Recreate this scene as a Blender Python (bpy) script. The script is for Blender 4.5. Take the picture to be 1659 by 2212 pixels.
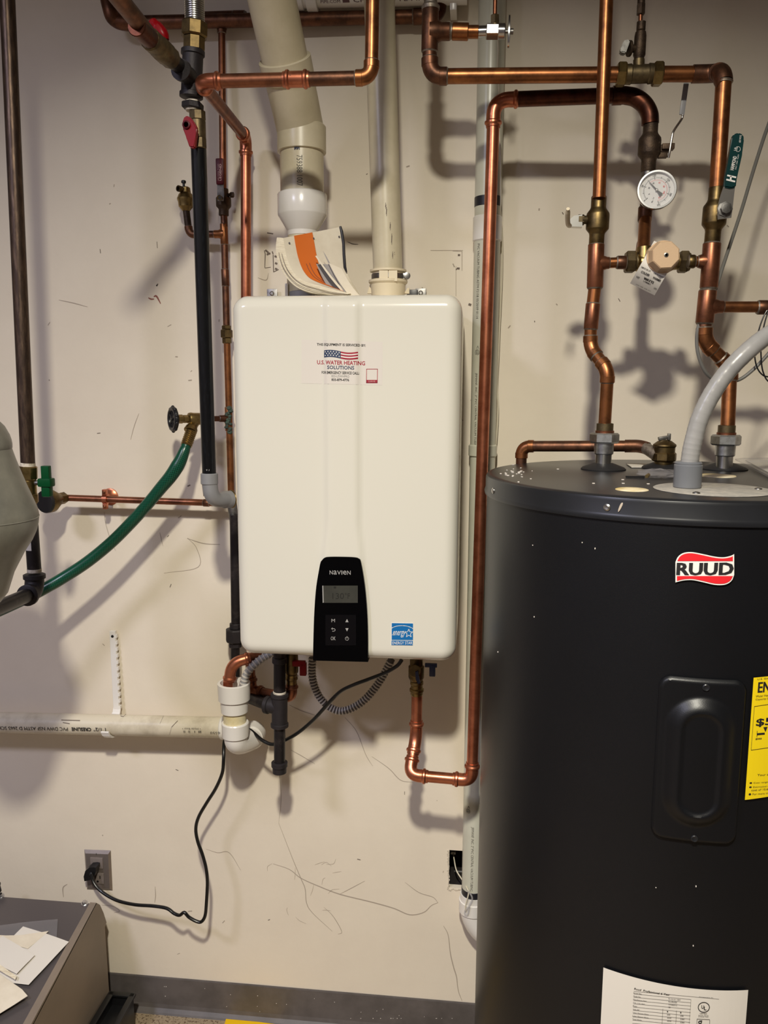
import bpy, bmesh, math, random
from mathutils import Vector, Matrix
for o in list(bpy.data.objects): bpy.data.objects.remove(o)
SC = bpy.context.scene
COL = SC.collection
PI = math.pi
rnd = random.Random(7)

# ---------------------------------------------------------------- camera
CAM = Vector((0.2466, -1.8731, 1.6356))
RT = Vector((0.99401882, 0.10912835, 0.00419474))
UP = Vector((-0.02044839, 0.14825277, 0.98873807))
FW = Vector((-0.10727747, 0.98291003, -0.14959754))
FPX, CX, CY = 1766.165, 829.5, 1106.0
cd = bpy.data.cameras.new('camera'); co = bpy.data.objects.new('camera', cd); COL.objects.link(co)
co.matrix_world = Matrix(((RT.x, UP.x, -FW.x, CAM.x), (RT.y, UP.y, -FW.y, CAM.y), (RT.z, UP.z, -FW.z, CAM.z), (0, 0, 0, 1)))
cd.sensor_fit = 'HORIZONTAL'; cd.sensor_width = 36.0; cd.lens = 36.0 * FPX / 1659.0; cd.clip_start = 0.02
SC.camera = co
# ---------------------------------------------------------------- world, lights, exposure
w = bpy.data.worlds.new('room_air'); SC.world = w; w.use_nodes = True
w.node_tree.nodes['Background'].inputs[0].default_value = (0.9, 0.92, 1.0, 1)
w.node_tree.nodes['Background'].inputs[1].default_value = 0.025
def area(name, loc, size, power, color, target=None, shape='DISK', spread=162):
    l = bpy.data.lights.new(name, 'AREA'); l.shape = shape; l.size = size
    l.energy = power; l.color = color; l.spread = math.radians(spread)
    o = bpy.data.objects.new(name, l); COL.objects.link(o); o.location = loc
    if target is not None:
        o.rotation_euler = (Vector(target) - Vector(loc)).to_track_quat('-Z', 'Y').to_euler()
    return o
area('ceiling_bulb', (0.16, -2.1, 2.86), 0.13, 27.5, (1.0, 0.945, 0.80), target=(0.16, -1.05, 0.86), spread=104)
area('ceiling_panel', (-1.35, -2.3, 2.94), 0.5, 44, (0.78, 0.78, 1.0), spread=164)
SC.view_settings.view_transform = 'Standard'; SC.view_settings.look = 'None'
SC.view_settings.gamma = 1.0; SC.view_settings.use_curve_mapping = False
SC.view_settings.exposure = -0.06

# ---------------------------------------------------------------- survey helpers (photo bearing -> point on a plane / cylinder)
def ray(x, y): return FW + RT * ((x - CX) / FPX) - UP * ((y - CY) / FPX)
def W(x, y, Y):
    d = ray(x, y); return CAM + d * ((Y - CAM.y) / d.y)
def WZ(x, y, z):
    d = ray(x, y); return CAM + d * ((z - CAM.z) / d.z)
def WX(x, y, X):
    d = ray(x, y); return CAM + d * ((X - CAM.x) / d.x)
def S(x, y, Y): return (W(x, y, Y) - CAM).dot(FW) / FPX      # metres per pixel there
TX, TY, TR, TZ = 0.5937, -0.4334, 0.3251, 1.4901               # storage tank axis, radius, top
def TC(x, y, R=None):                                          # -> angle, height on the tank skin
    R = R or TR
    d = ray(x, y); a = d.x**2 + d.y**2
    px, py = CAM.x - TX, CAM.y - TY
    b = 2 * (d.x * px + d.y * py); c = px * px + py * py - R * R
    D = max(b * b - 4 * a * c, 0); t = (-b - math.sqrt(D)) / (2 * a)
    p = CAM + d * t
    return math.atan2(p.y - TY, p.x - TX), p.z
def TP(th, z, off=0.0):
    return Vector((TX + (TR + off) * math.cos(th), TY + (TR + off) * math.sin(th), z))

# ---------------------------------------------------------------- materials
def lin(c): return tuple(((v / 255) / 12.92 if v / 255 <= 0.04045 else (((v / 255) + 0.055) / 1.055) ** 2.4) for v in c) + (1,)
MATS = {}
def mat(name, rgb, rough=0.5, metal=0.0, var=None, vs=20, amt=1.0, bump=0.0, bs=200, trans=0.0, alpha=1.0, coat=0.0, stretch=None, lo=0.4, hi=0.65, emit=0):
    m = bpy.data.materials.new(name); m.use_nodes = True
    nt = m.node_tree; b = nt.nodes['Principled BSDF']
    b.inputs['Base Color'].default_value = lin(rgb)
    b.inputs['Roughness'].default_value = rough; b.inputs['Metallic'].default_value = metal
    b.inputs['Transmission Weight'].default_value = trans; b.inputs['Alpha'].default_value = alpha
    b.inputs['Coat Weight'].default_value = coat
    tc = nt.nodes.new('ShaderNodeTexCoord'); vec = tc.outputs['Object']
    if stretch:
        mp = nt.nodes.new('ShaderNodeMapping'); mp.inputs['Scale'].default_value = stretch
        nt.links.new(vec, mp.inputs[0]); vec = mp.outputs[0]
    if var:
        n = nt.nodes.new('ShaderNodeTexNoise'); n.inputs['Scale'].default_value = vs; n.inputs['Detail'].default_value = 6; n.inputs['Roughness'].default_value = 0.65
        nt.links.new(vec, n.inputs['Vector'])
        r = nt.nodes.new('ShaderNodeValToRGB'); r.color_ramp.elements[0].position = lo; r.color_ramp.elements[1].position = hi
        c0 = lin(rgb); c1 = lin(var); c1 = tuple(c0[i] * (1 - amt) + c1[i] * amt for i in range(4))
        r.color_ramp.elements[0].color = c0; r.color_ramp.elements[1].color = c1
        nt.links.new(n.outputs['Fac'], r.inputs[0]); nt.links.new(r.outputs[0], b.inputs['Base Color'])
    if bump:
        n2 = nt.nodes.new('ShaderNodeTexNoise'); n2.inputs['Scale'].default_value = bs; n2.inputs['Detail'].default_value = 3
        nt.links.new(vec, n2.inputs['Vector'])
        bp = nt.nodes.new('ShaderNodeBump'); bp.inputs['Strength'].default_value = bump; bp.inputs['Distance'].default_value = 0.002
        nt.links.new(n2.outputs['Fac'], bp.inputs['Height']); nt.links.new(bp.outputs[0], b.inputs['Normal'])
    MATS[name] = m
    return m
M = {}
def dm(k, *a, **kw): M[k] = mat(k, *a, **kw)
dm('wall_paint', (236, 225, 206), 0.6, var=(226, 214, 195), vs=2.3, amt=0.7, bump=0.12, bs=90)
dm('scuff', (120, 108, 98), 0.9)
dm('scuff_light', (176, 163, 148), 0.9)
dm('scuff_red', (150, 95, 85), 0.9)
dm('ceiling_paint', (120, 116, 110), 0.9)
dm('room_paint', (165, 158, 148), 0.8)
dm('vinyl_base', (100, 94, 92), 0.45, var=(82, 77, 75), vs=9)
dm('floor_vinyl', (160, 142, 116), 0.7, var=(84, 64, 44), vs=160, lo=0.5, hi=0.62, bump=0.2, bs=300)
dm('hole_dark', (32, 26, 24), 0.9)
dm('drywall_edge', (205, 195, 178), 0.9)
dm('copper_new', (208, 132, 100), 0.33, 0.92, var=(178, 106, 78), vs=30)
dm('copper_mid', (156, 100, 73), 0.38, 0.9, var=(118, 77, 57), vs=35)
dm('copper_old', (164, 106, 66), 0.36, 0.92, var=(112, 73, 49), vs=38, lo=0.42, hi=0.72)
dm('copper_dull', (124, 84, 63), 0.44, 0.88, var=(84, 60, 48), vs=45)
dm('copper_dark', (96, 58, 44), 0.4, 1.0, var=(62, 42, 36), vs=40)
dm('bronze_dark', (92, 76, 62), 0.55, 0.8, var=(66, 54, 46), vs=60, bump=0.2, bs=400)
dm('brass', (160, 138, 90), 0.36, 1.0, var=(126, 106, 70), vs=50)
dm('brass_old', (126, 106, 70), 0.42, 1.0, var=(92, 78, 54), vs=50)
dm('brass_dull', (118, 103, 76), 0.5, 0.9, var=(90, 78, 60), vs=60)
dm('verdigris', (72, 92, 80), 0.9, var=(56, 62, 54), vs=60)
dm('solder', (160, 150, 138), 0.5, 0.8, var=(112, 98, 84), vs=90)
dm('iron_black', (46, 42, 43), 0.42, 0.6, var=(82, 74, 72), vs=30, lo=0.5, hi=0.75)
dm('iron_rusty', (74, 60, 52), 0.4, 0.75, var=(112, 92, 76), vs=24, stretch=(8, 8, 1.2), lo=0.45, hi=0.7)
dm('iron_fit', (54, 50, 52), 0.55, 0.5, var=(50, 46, 48), vs=40, bump=0.15, bs=300)
dm('pipe_coated', (12, 13, 16), 0.28, 0.0, var=(30, 34, 40), vs=26, stretch=(10, 10, 0.8), lo=0.55, hi=0.75)
dm('tape_white', (214, 204, 188), 0.8, var=(180, 170, 150), vs=120)
dm('steel', (196, 194, 190), 0.3, 1.0)
dm('steel_dull', (150, 148, 145), 0.42, 1.0, var=(110, 108, 106), vs=60)
dm('chrome', (200, 200, 202), 0.2, 1.0)
dm('zinc', (200, 202, 204), 0.36, 1.0, var=(168, 168, 168), vs=70)
dm('pvc', (214, 203, 176), 0.33, var=(198, 187, 158), vs=7)
dm('pvc_white', (232, 228, 222), 0.22)
dm('pvc_dirty', (216, 206, 184), 0.4, var=(176, 164, 140), vs=14, stretch=(1, 1, 1), lo=0.5, hi=0.8)
dm('pvc_primer', (216, 200, 150), 0.5, var=(232, 222, 190), vs=30)
dm('vac_pipe', (206, 205, 188), 0.28, var=(196, 194, 176), vs=6)
dm('plastic_cream', (226, 212, 182), 0.4)
dm('plastic_tan', (214, 182, 146), 0.55, bump=0.15, bs=500)
dm('plastic_grey', (150, 150, 152), 0.4)
dm('conduit_grey', (152, 150, 149), 0.3, var=(140, 139, 138), vs=18)
dm('conduit_dark', (106, 108, 113), 0.3)
dm('elbow_grey', (150, 150, 152), 0.42, 0.3)
dm('rubber_black', (26, 25, 27), 0.6)
dm('plastic_black', (22, 22, 24), 0.35)
dm('cord_black', (16, 16, 17), 0.3)
dm('red_handle', (128, 5, 14), 0.35)
dm('dark_red_grip', (76, 5, 18), 0.4)
dm('green_grip', (5, 50, 50), 0.4)
dm('green_handle', (6, 66, 34), 0.35)
dm('blue_handle', (28, 40, 82), 0.4)
dm('hose_green', (16, 112, 82), 0.28)
dm('heater_white', (222, 218, 205), 0.16, coat=0.3)
dm('heater_steel', (196, 190, 180), 0.5)
dm('gloss_black', (3, 3, 4), 0.12); M['gloss_black'].node_tree.nodes['Principled BSDF'].inputs['Specular IOR Level'].default_value = 0.15
dm('pad_black', (7, 6, 9), 0.35); M['pad_black'].node_tree.nodes['Principled BSDF'].inputs['Specular IOR Level'].default_value = 0.2
dm('lcd', (62, 62, 56), 0.3, var=(55, 55, 50), vs=20)
dm('lcd_digit', (38, 38, 35), 0.4)
dm('print_silver', (165, 163, 160), 0.5)
dm('print_grey', (140, 138, 136), 0.5)
dm('print_black', (28, 26, 28), 0.6)
dm('print_faded', (98, 94, 84), 0.6)
dm('print_brown', (92, 62, 66), 0.6)
dm('print_navy', (48, 62, 92), 0.5)
dm('print_red', (160, 30, 52), 0.5)
dm('print_pink', (206, 170, 164), 0.5)
dm('print_blue', (18, 106, 172), 0.35)
dm('print_white', (236, 234, 228), 0.4)
dm('label_clear', (221, 214, 205), 0.25)
dm('label_white', (226, 220, 210), 0.45)
dm('label_yellow', (238, 208, 22), 0.42)
dm('label_red', (226, 38, 46), 0.4)
dm('paper', (226, 216, 196), 0.8, var=(212, 200, 178), vs=10)
dm('paper_white', (220, 214, 204), 0.75)
dm('paper_edge', (234, 224, 200), 0.8, var=(206, 192, 164), vs=60, stretch=(1, 1, 20))
dm('paper_grey', (150, 144, 140), 0.6)
dm('paper_dark', (52, 46, 48), 0.5)
dm('paper_orange', (214, 108, 32), 0.6)
dm('film', (200, 198, 198), 0.15, alpha=0.35)
dm('film_bag', (150, 146, 148), 0.1, alpha=0.28)
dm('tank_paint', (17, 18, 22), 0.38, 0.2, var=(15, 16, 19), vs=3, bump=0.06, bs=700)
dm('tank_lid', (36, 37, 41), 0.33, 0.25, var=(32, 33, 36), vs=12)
dm('foam', (226, 214, 186), 0.9, var=(196, 172, 110), vs=18)
dm('plate_grey', (160, 156, 150), 0.55, 0.2, var=(186, 180, 170), vs=70)
dm('flake', (222, 214, 204), 0.9)
dm('expansion_paint', (122, 119, 109), 0.36, var=(100, 98, 90), vs=9)
dm('cabinet_top', (104, 98, 98), 0.3, 0.5)
dm('cabinet_side', (134, 120, 106), 0.5, var=(122, 110, 98), vs=4)
dm('tape_black', (30, 30, 38), 0.4)
dm('wire_cream', (214, 206, 184), 0.5)
dm('cable_grey', (110, 108, 104), 0.5)
dm('dial_face', (220, 218, 214), 0.5)
dm('glass', (255, 255, 255), 0.03, alpha=0.08)
dm('outlet_steel', (158, 148, 142), 0.4, 0.7, var=(146, 136, 130), vs=12)
dm('outlet_plastic', (128, 118, 113), 0.4)
dm('vinyl_blue_mark', (26, 32, 58), 0.5)
dm('yellow_card', (244, 196, 8), 0.5)

for k_ in ('red_handle', 'dark_red_grip', 'green_grip', 'green_handle'): M[k_].node_tree.nodes['Principled BSDF'].inputs['Specular IOR Level'].default_value = 0.2
# wavy green braid on the hose (surface pattern of the print under clear vinyl)
def hose_pattern():
    m = M['hose_green']; nt = m.node_tree; b = nt.nodes['Principled BSDF']
    uv = nt.nodes.new('ShaderNodeUVMap'); outs = []
    for ang in (0.785, -0.785):
        mp = nt.nodes.new('ShaderNodeMapping'); mp.inputs['Rotation'].default_value = (0, 0, ang)
        wv = nt.nodes.new('ShaderNodeTexWave'); wv.inputs['Scale'].default_value = 1.0
        nt.links.new(uv.outputs[0], mp.inputs[0]); nt.links.new(mp.outputs[0], wv.inputs[0]); outs.append(wv.outputs['Fac'])
    mx = nt.nodes.new('ShaderNodeMath'); mx.operation = 'MAXIMUM'
    nt.links.new(outs[0], mx.inputs[0]); nt.links.new(outs[1], mx.inputs[1])
    r = nt.nodes.new('ShaderNodeValToRGB'); r.color_ramp.elements[0].position = 0.72; r.color_ramp.elements[1].position = 0.92
    r.color_ramp.elements[0].color = lin((2, 34, 26)); r.color_ramp.elements[1].color = lin((18, 94, 68))
    nt.links.new(mx.outputs[0], r.inputs[0]); nt.links.new(r.outputs[0], b.inputs['Base Color'])
hose_pattern()

# ---------------------------------------------------------------- mesh builder
def frame_of(axis, hint=None):
    a = Vector(axis).normalized()
    h = Vector(hint) if hint is not None else (Vector((0, 0, 1)) if abs(a.z) < 0.9 else Vector((0, -1, 0)))
    u = (h - a * h.dot(a)).normalized(); v = a.cross(u)
    return a, u, v
class MB:
    def __init__(s): s.bm = bmesh.new()
    def ring_strip(s, rings, closed=False, caps=True, uvs=None):
        bm = s.bm; vs = [[bm.verts.new(p) for p in r] for r in rings]
        n = len(rings[0]); k = len(rings)
        uvl = bm.loops.layers.uv.verify() if uvs else None
        for i in range(k if closed else k - 1):
            A, B = vs[i], vs[(i + 1) % k]
            for j in range(n):
                f = bm.faces.new((A[j], A[(j + 1) % n], B[(j + 1) % n], B[j]))
                if uvs:
                    q = ((uvs[i], j), (uvs[i], j + 1), (uvs[i + 1], j + 1), (uvs[i + 1], j))
                    for lp, (a, b) in zip(f.loops, q): lp[uvl].uv = (a, b / n * 7.1)
        if caps and not closed:
            bm.faces.new(list(reversed(vs[0]))); bm.faces.new(vs[-1])
        return s
    def tube(s, pts, r, seg=20, caps=True, uv=False):
        pts = [Vector(p) for p in pts]; k = len(pts)
        rs = r if isinstance(r, (list, tuple)) else [r] * k
        t = []
        for i in range(k):
            a = pts[max(i - 1, 0)]; b = pts[min(i + 1, k - 1)]; t.append((b - a).normalized())
        _, u, v = frame_of(t[0]); rings = []; L = [0]
        for i in range(k):
            if i: L.append(L[-1] + (pts[i] - pts[i - 1]).length)
            u = (u - t[i] * u.dot(t[i])).normalized(); v = t[i].cross(u)
            rings.append([pts[i] + (u * math.cos(2 * PI * j / seg) + v * math.sin(2 * PI * j / seg)) * rs[i] for j in range(seg)])
        return s.ring_strip(rings, caps=caps, uvs=[x * 86 for x in L] if uv else None)
    def lathe(s, o, axis, prof, seg=24, caps=True, hint=None):
        o = Vector(o); a, u, v = frame_of(axis, hint)
        rings = [[o + a * h + (u * math.cos(2 * PI * j / seg) + v * math.sin(2 * PI * j / seg)) * r for j in range(seg)] for h, r in prof]
        return s.ring_strip(rings, caps=caps)
    def cyl(s, a, b, r, seg=20):
        a, b = Vector(a), Vector(b); L = (b - a).length; c = min(r * 0.08, L * 0.1)
        return s.lathe(a, b - a, [(0, r - c), (c, r), (L - c, r), (L, r - c)], seg)
    def hexn(s, a, b, r, sides=6, hint=None):
        a, b = Vector(a), Vector(b); L = (b - a).length; c = min(r * 0.12, L * 0.15)
        return s.lathe(a, b - a, [(0, r - c), (c, r), (L - c, r), (L, r - c)], sides, hint=hint)
    def torus(s, o, axis, R, r, seg=28, sec=8):
        o = Vector(o); a, u, v = frame_of(axis)
        rings = []
        for i in range(seg):
            d = u * math.cos(2 * PI * i / seg) + v * math.sin(2 * PI * i / seg)
            rings.append([o + d * (R + r * math.cos(2 * PI * j / sec)) + a * r * math.sin(2 * PI * j / sec) for j in range(sec)])
        return s.ring_strip(rings, closed=True)
    def box(s, c, size, fr=None, bev=0.0):
        c = Vector(c); ax = fr or (Vector((1, 0, 0)), Vector((0, 1, 0)), Vector((0, 0, 1)))
        hx, hy, hz = [v / 2 for v in size]; b = min(bev, hx * .9, hy * .9, hz * .9)
        g = bmesh.ops.create_cube(s.bm, size=1.0)
        vs = g['verts']
        for v in vs:
            p = v.co; v.co = c + ax[0] * p.x * size[0] + ax[1] * p.y * size[1] + ax[2] * p.z * size[2]
        if b > 0:
            es = list({e for v in vs for e in v.link_edges})
            bmesh.ops.bevel(s.bm, geom=es, offset=b, segments=2, affect='EDGES', profile=0.6)
        return s
    def prism(s, poly, off, bev=0):
        """extrude a closed list of 3D points by vector off"""
        bm = s.bm; off = Vector(off)
        A = [bm.verts.new(Vector(p)) for p in poly]; B = [bm.verts.new(Vector(p) + off) for p in poly]; n = len(A)
        bm.faces.new(A); bm.faces.new(list(reversed(B)))
        for i in range(n): bm.faces.new((A[(i + 1) % n], A[i], B[i], B[(i + 1) % n]))
        return s
    def ellipsoid(s, c, r, fr=None, seg=24, rings=14):
        c = Vector(c); ax = fr or (Vector((1, 0, 0)), Vector((0, 1, 0)), Vector((0, 0, 1)))
        R = []
        for i in range(rings + 1):
            ph = -PI / 2 + PI * min(max(i / rings, 0.012), 0.988)
            R.append([c + ax[0] * r[0] * math.cos(ph) * math.cos(2 * PI * j / seg) + ax[1] * r[1] * math.cos(ph) * math.sin(2 * PI * j / seg) + ax[2] * r[2] * math.sin(ph) for j in range(seg)])
        return s.ring_strip(R)
    def grid(s, P, thick=None):
        """P[i][j] points -> sheet; thick = offset vector function or vector for a solid sheet"""
        bm = s.bm; ni, nj = len(P), len(P[0])
        V = [[bm.verts.new(p) for p in row] for row in P]
        for i in range(ni - 1):
            for j in range(nj - 1): bm.faces.new((V[i][j], V[i + 1][j], V[i + 1][j + 1], V[i][j + 1]))
        if thick is not None:
            t = Vector(thick)
            U = [[bm.verts.new(Vector(p) + t) for p in row] for row in P]
            for i in range(ni - 1):
                for j in range(nj - 1): bm.faces.new((U[i][j], U[i][j + 1], U[i + 1][j + 1], U[i + 1][j]))
            bd = [(i, 0) for i in range(ni)] + [(ni - 1, j) for j in range(1, nj)] + [(i, nj - 1) for i in range(ni - 2, -1, -1)] + [(0, j) for j in range(nj - 2, 0, -1)]
            for k in range(len(bd)):
                (a, b), (c, d) = bd[k], bd[(k + 1) % len(bd)]
                bm.faces.new((V[a][b], V[c][d], U[c][d], U[a][b]))
        return s
    def flat(s, poly):
        s.bm.faces.new([s.bm.verts.new(Vector(p)) for p in poly]); return s

ANG = math.radians(30)
def link(name, mb, m, parent=None, kind=None, label=None, smooth=True):
    bm = mb.bm
    bmesh.ops.recalc_face_normals(bm, faces=bm.faces)
    if parent is not None and world_loc(parent).length > 0:
        pl = world_loc(parent)
        for v in bm.verts: v.co -= pl
    if smooth:
        for f in bm.faces: f.smooth = True
        for e in bm.edges:
            if len(e.link_faces) == 2 and e.calc_face_angle(0) > ANG: e.smooth = False
    me = bpy.data.meshes.new(name); bm.to_mesh(me); bm.free()
    me.materials.append(M[m] if isinstance(m, str) else m)
    o = bpy.data.objects.new(name, me); COL.objects.link(o)
    if parent is not None: o.parent = parent
    if kind: o['kind'] = kind
    if label: o['label'] = label
    return o
def world_loc(o):
    v = Vector((0, 0, 0))
    while o is not None: v += o.location; o = o.parent
    return v
def thing(name, label, cat, loc=(0, 0, 0), group=None):
    o = bpy.data.objects.new(name, None); COL.objects.link(o); o.location = loc
    o.empty_display_size = 0.05
    o['label'] = label; o['category'] = cat
    if group: o['group'] = group
    return o
def tag(o, label, cat, group=None):
    o['label'] = label; o['category'] = cat
    if group: o['group'] = group
    return o
def smooth_path(pts, n=8):
    pts = [Vector(p) for p in pts]; P = [pts[0] * 2 - pts[1]] + pts + [pts[-1] * 2 - pts[-2]]; out = []
    for i in range(1, len(P) - 2):
        a, b, c, d = P[i - 1], P[i], P[i + 1], P[i + 2]
        for k in range(n):
            t = k / n
            out.append(0.5 * ((2 * b) + (c - a) * t + (2 * a - 5 * b + 4 * c - d) * t * t + (3 * b - a - 3 * c + d) * t ** 3))
    out.append(pts[-1]); return out
def arc_corner(p0, c, p1, L, n=9):
    """points of a rounded corner: starts L before c, ends L after"""
    d0 = (Vector(c) - Vector(p0)).normalized(); d1 = (Vector(p1) - Vector(c)).normalized()
    a = Vector(c) - d0 * L; b = Vector(c) + d1 * L; c = Vector(c)
    return [a * (1 - t) ** 2 + c * 2 * t * (1 - t) * 0.9 + (a + b) * 0.5 * 2 * t * (1 - t) * 0.1 + b * t * t for t in [i / n for i in range(n + 1)]]

# ---- text -------------------------------------------------------------------
def text_verts(s, bold=0.0, shear=0.0):
    c = bpy.data.curves.new('lettering', 'FONT'); c.body = s; c.offset = bold; c.shear = shear; c.resolution_u = 2
    o = bpy.data.objects.new('lettering', c); COL.objects.link(o)
    dg = bpy.context.evaluated_depsgraph_get(); me = bpy.data.meshes.new_from_object(o.evaluated_get(dg))
    vs = [v.co.copy() for v in me.vertices]; fs = [tuple(p.vertices) for p in me.polygons]
    bpy.data.objects.remove(o); bpy.data.curves.remove(c); bpy.data.meshes.remove(me)
    return vs, fs
def text_into(mb, s, fn, bold=0.0, shear=0.0, heavy=0.0):
    """fn(u,v) with u,v in 0..1 of the text box -> world point. keep = (w/h) to keep natural aspect"""
    vs, fs = text_verts(s, bold, shear)
    x0 = min(v.x for v in vs); x1 = max(v.x for v in vs); y0 = min(v.y for v in vs); y1 = max(v.y for v in vs)
    for du in ((-heavy, 0, heavy) if heavy else (0,)):
        B = [mb.bm.verts.new(fn((v.x - x0) / (x1 - x0) + du, (v.y - y0) / (y1 - y0))) for v in vs]
        for f in fs:
            try: mb.bm.faces.new([B[i] for i in f])
            except ValueError: pass
    return mb
def text_on_plane(mb, s, x0, y0, x1, y1, Y, **kw):     # photo box -> rectangle standing on plane Y
    a = W(x0, y1, Y); b = W(x1, y1, Y); c = W(x0, y0, Y)
    return text_into(mb, s, lambda u, v: a + (b - a) * u + (c - a) * v, **kw)
def quad_fn(p00, p10, p01, p11):
    p00, p10, p01, p11 = map(Vector, (p00, p10, p01, p11))
    return lambda u, v: (p00 * (1 - u) + p10 * u) * (1 - v) + (p01 * (1 - u) + p11 * u) * v
def text_on_tube(mb, s, a, b, r, facing, v0, v1, **kw):
    """letters run from a to b along a pipe of radius r, wrapped; facing = normal at the middle; v0..v1 = across range in metres"""
    a, b = Vector(a), Vector(b); d = (b - a).normalized(); n = Vector(facing); n = (n - d * n.dot(d)).normalized(); q = n.cross(d)
    def fn(u, v):
        t = (v0 + (v1 - v0) * v) / r
        return a + (b - a) * u + (n * math.cos(t) + q * math.sin(t)) * (r + 0.0004)
    return text_into(mb, s, fn, **kw)

# ---- plumbing helpers -------------------------------------------------------
def pipe(th, a, b, r, m, name='pipe', seg=22, **kw): return link(name, MB().tube([Vector(a), Vector(b)], r, seg), m, th, **kw)
def elbow(th, p0, c, p1, r, m, style='sweat', k=2.3, solder=True):
    c = Vector(c); d0 = (c - Vector(p0)).normalized(); d1 = (Vector(p1) - c).normalized(); L = r * k
    R = r * 1.14 if style != 'iron' else r * 1.3
    mb = MB(); path = [c - d0 * L] + arc_corner(c - d0 * L, c, c + d1 * L, L * 0.74) + [c + d1 * L]
    mb.tube(path, R, 22)
    ends = ((c - d0 * L, -d0), (c + d1 * L, d1))
    for e, d in ends:
        if style == 'press':
            mb.lathe(e - d * r * 0.5, d, [(0, R), (r * .55, R * 1.02), (r * .75, R * 1.2), (r * 1.05, R * 1.2), (r * 1.25, R * 1.02), (r * 1.6, R * 0.99)], 22)
        elif style == 'iron':
            mb.lathe(e - d * r * 0.7, d, [(0, R), (r * .1, R * 1.16), (r * .65, R * 1.16), (r * .75, R)], 22)
        else:
            mb.lathe(e - d * r * 1.0, d, [(0, R), (r * .05, R * 1.03), (r * 1.0, R * 1.03)], 22)
    o = link('elbow', mb, m, th)
    if style == 'sweat' and solder:
        for e, d in ends: link('solder_ring', MB().lathe(e - d * r * .02, d, [(0, R * 1.01), (r * .12, r * 1.06), (r * .2, r * 1.01)], 20), 'solder', th)
    return c - d0 * L, c + d1 * L
def run(th, pts, r, m, fm=None, style='sweat', k=2.3, solder=True):
    fm = fm or m; pts = [Vector(p) for p in pts]; prev = pts[0]
    for i in range(1, len(pts) - 1):
        a, b = elbow(th, pts[i - 1], pts[i], pts[i + 1], r, fm, style, k, solder)
        if (a - prev).dot(pts[i] - pts[i - 1]) > 0: pipe(th, prev, a, r, m)
        prev = b
    pipe(th, prev, pts[-1], r, m)
def coupling(th, a, b, r, m, style='sweat', name='coupling', label=None):
    a, b = Vector(a), Vector(b); L = (b - a).length; R = r * 1.14; d = (b - a)
    if style == 'press':
        pr = [(0, R), (r * .3, R * 1.02), (r * .5, R * 1.2), (r * .8, R * 1.2), (r * 1.0, R * 1.02), (L - r * 1.0, R * 1.02), (L - r * .8, R * 1.2), (L - r * .5, R * 1.2), (L - r * .3, R * 1.02), (L, R)]
    elif style == 'iron':
        pr = [(0, r * 1.25), (r * .08, r * 1.42), (r * .5, r * 1.42), (r * .6, r * 1.28), (L - r * .6, r * 1.28), (L - r * .5, r * 1.42), (L - r * .08, r * 1.42), (L, r * 1.25)]
    else:
        pr = [(0, R * .96), (r * .08, R), (L - r * .08, R), (L, R * .96)]
    o = link(name, MB().lathe(a, d, pr, 22), m, th, label=label)
    if style == 'sweat':
        for e, q in ((a, -d.normalized()), (b, d.normalized())):
            link('solder_ring', MB().lathe(e - q * r * .04, q, [(0, R * .99), (r * .12, r * 1.05), (r * .2, r * 1.01)], 20), 'solder', th)
    return o
def tee(th, a, b, br, r, rb, m, style='sweat'):
    """body a-b, branch ends at br (perpendicular from the middle)"""
    a, b, br = Vector(a), Vector(b), Vector(br); mid = a + (b - a) * ((br - a).dot(b - a) / (b - a).length_squared)
    L = (b - a).length; mb = MB(); f = 1.14 if style == 'sweat' else 1.3
    if style == 'iron': mb.lathe(a, b - a, [(0, r * 1.3), (r * .08, r * 1.5), (r * .6, r * 1.5), (r * .7, r * 1.32), (L - r * .7, r * 1.32), (L - r * .6, r * 1.5), (L - r * .08, r * 1.5), (L, r * 1.3)], 22)
    else: mb.lathe(a, b - a, [(0, r * f * .97), (r * .08, r * f), (L - r * .08, r * f), (L, r * f * .97)], 22)
    LB = (br - mid).length
    mb.lathe(mid, br - mid, [(0, rb * f * 1.25), (r * 1.15, rb * f * 1.2), (r * 1.6, rb * f), (LB - rb * .1, rb * f), (LB, rb * f * .97)] if style == 'sweat' else [(0, rb * f), (LB - rb * .7, rb * f), (LB - rb * .6, rb * 1.5), (LB, rb * 1.5)], 22)
    link('tee', mb, m, th)
    if style == 'sweat':
        for e, q, rr in ((a, (a - b).normalized(), r), (b, (b - a).normalized(), r), (br, (br - mid).normalized(), rb)):
            link('solder_ring', MB().lathe(e - q * r * .04, q, [(0, rr * f * .99), (rr * .12, rr * 1.05), (rr * .2, rr * 1.01)], 20), 'solder', th)

# ================================================================ STRUCTURE
def struct(name, mb, m, parent=None):
    o = link(name, mb, m, parent, smooth=False)
    if parent is None: o['kind'] = 'structure'
    return o
RX0, RX1, RY0, RZ = -2.1, 2.1, -3.6, 2.98
hx0, hx1 = W(970, 1880, 0).x, W(1040, 1880, 0).x; hz0, hz1 = W(1000, 1919, 0).z, W(1000, 1838, 0).z
mb = MB()
xs = [RX0, hx0, hx1, RX1]; zs = [0, hz0, hz1, RZ]
for i in range(3):
    for j in range(3):
        if i == 1 and j == 1: continue
        mb.flat([(xs[i], 0, zs[j]), (xs[i + 1], 0, zs[j]), (xs[i + 1], 0, zs[j + 1]), (xs[i], 0, zs[j + 1])])
bk = [(hx0, hz0), (hx1, hz0), (hx1, hz1), (hx0, hz1)]
for i in range(4):
    a, b = bk[i], bk[(i + 1) % 4]
    mb.flat([(a[0], 0, a[1]), (b[0], 0, b[1]), (b[0], .014, b[1]), (a[0], .014, a[1])])
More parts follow.
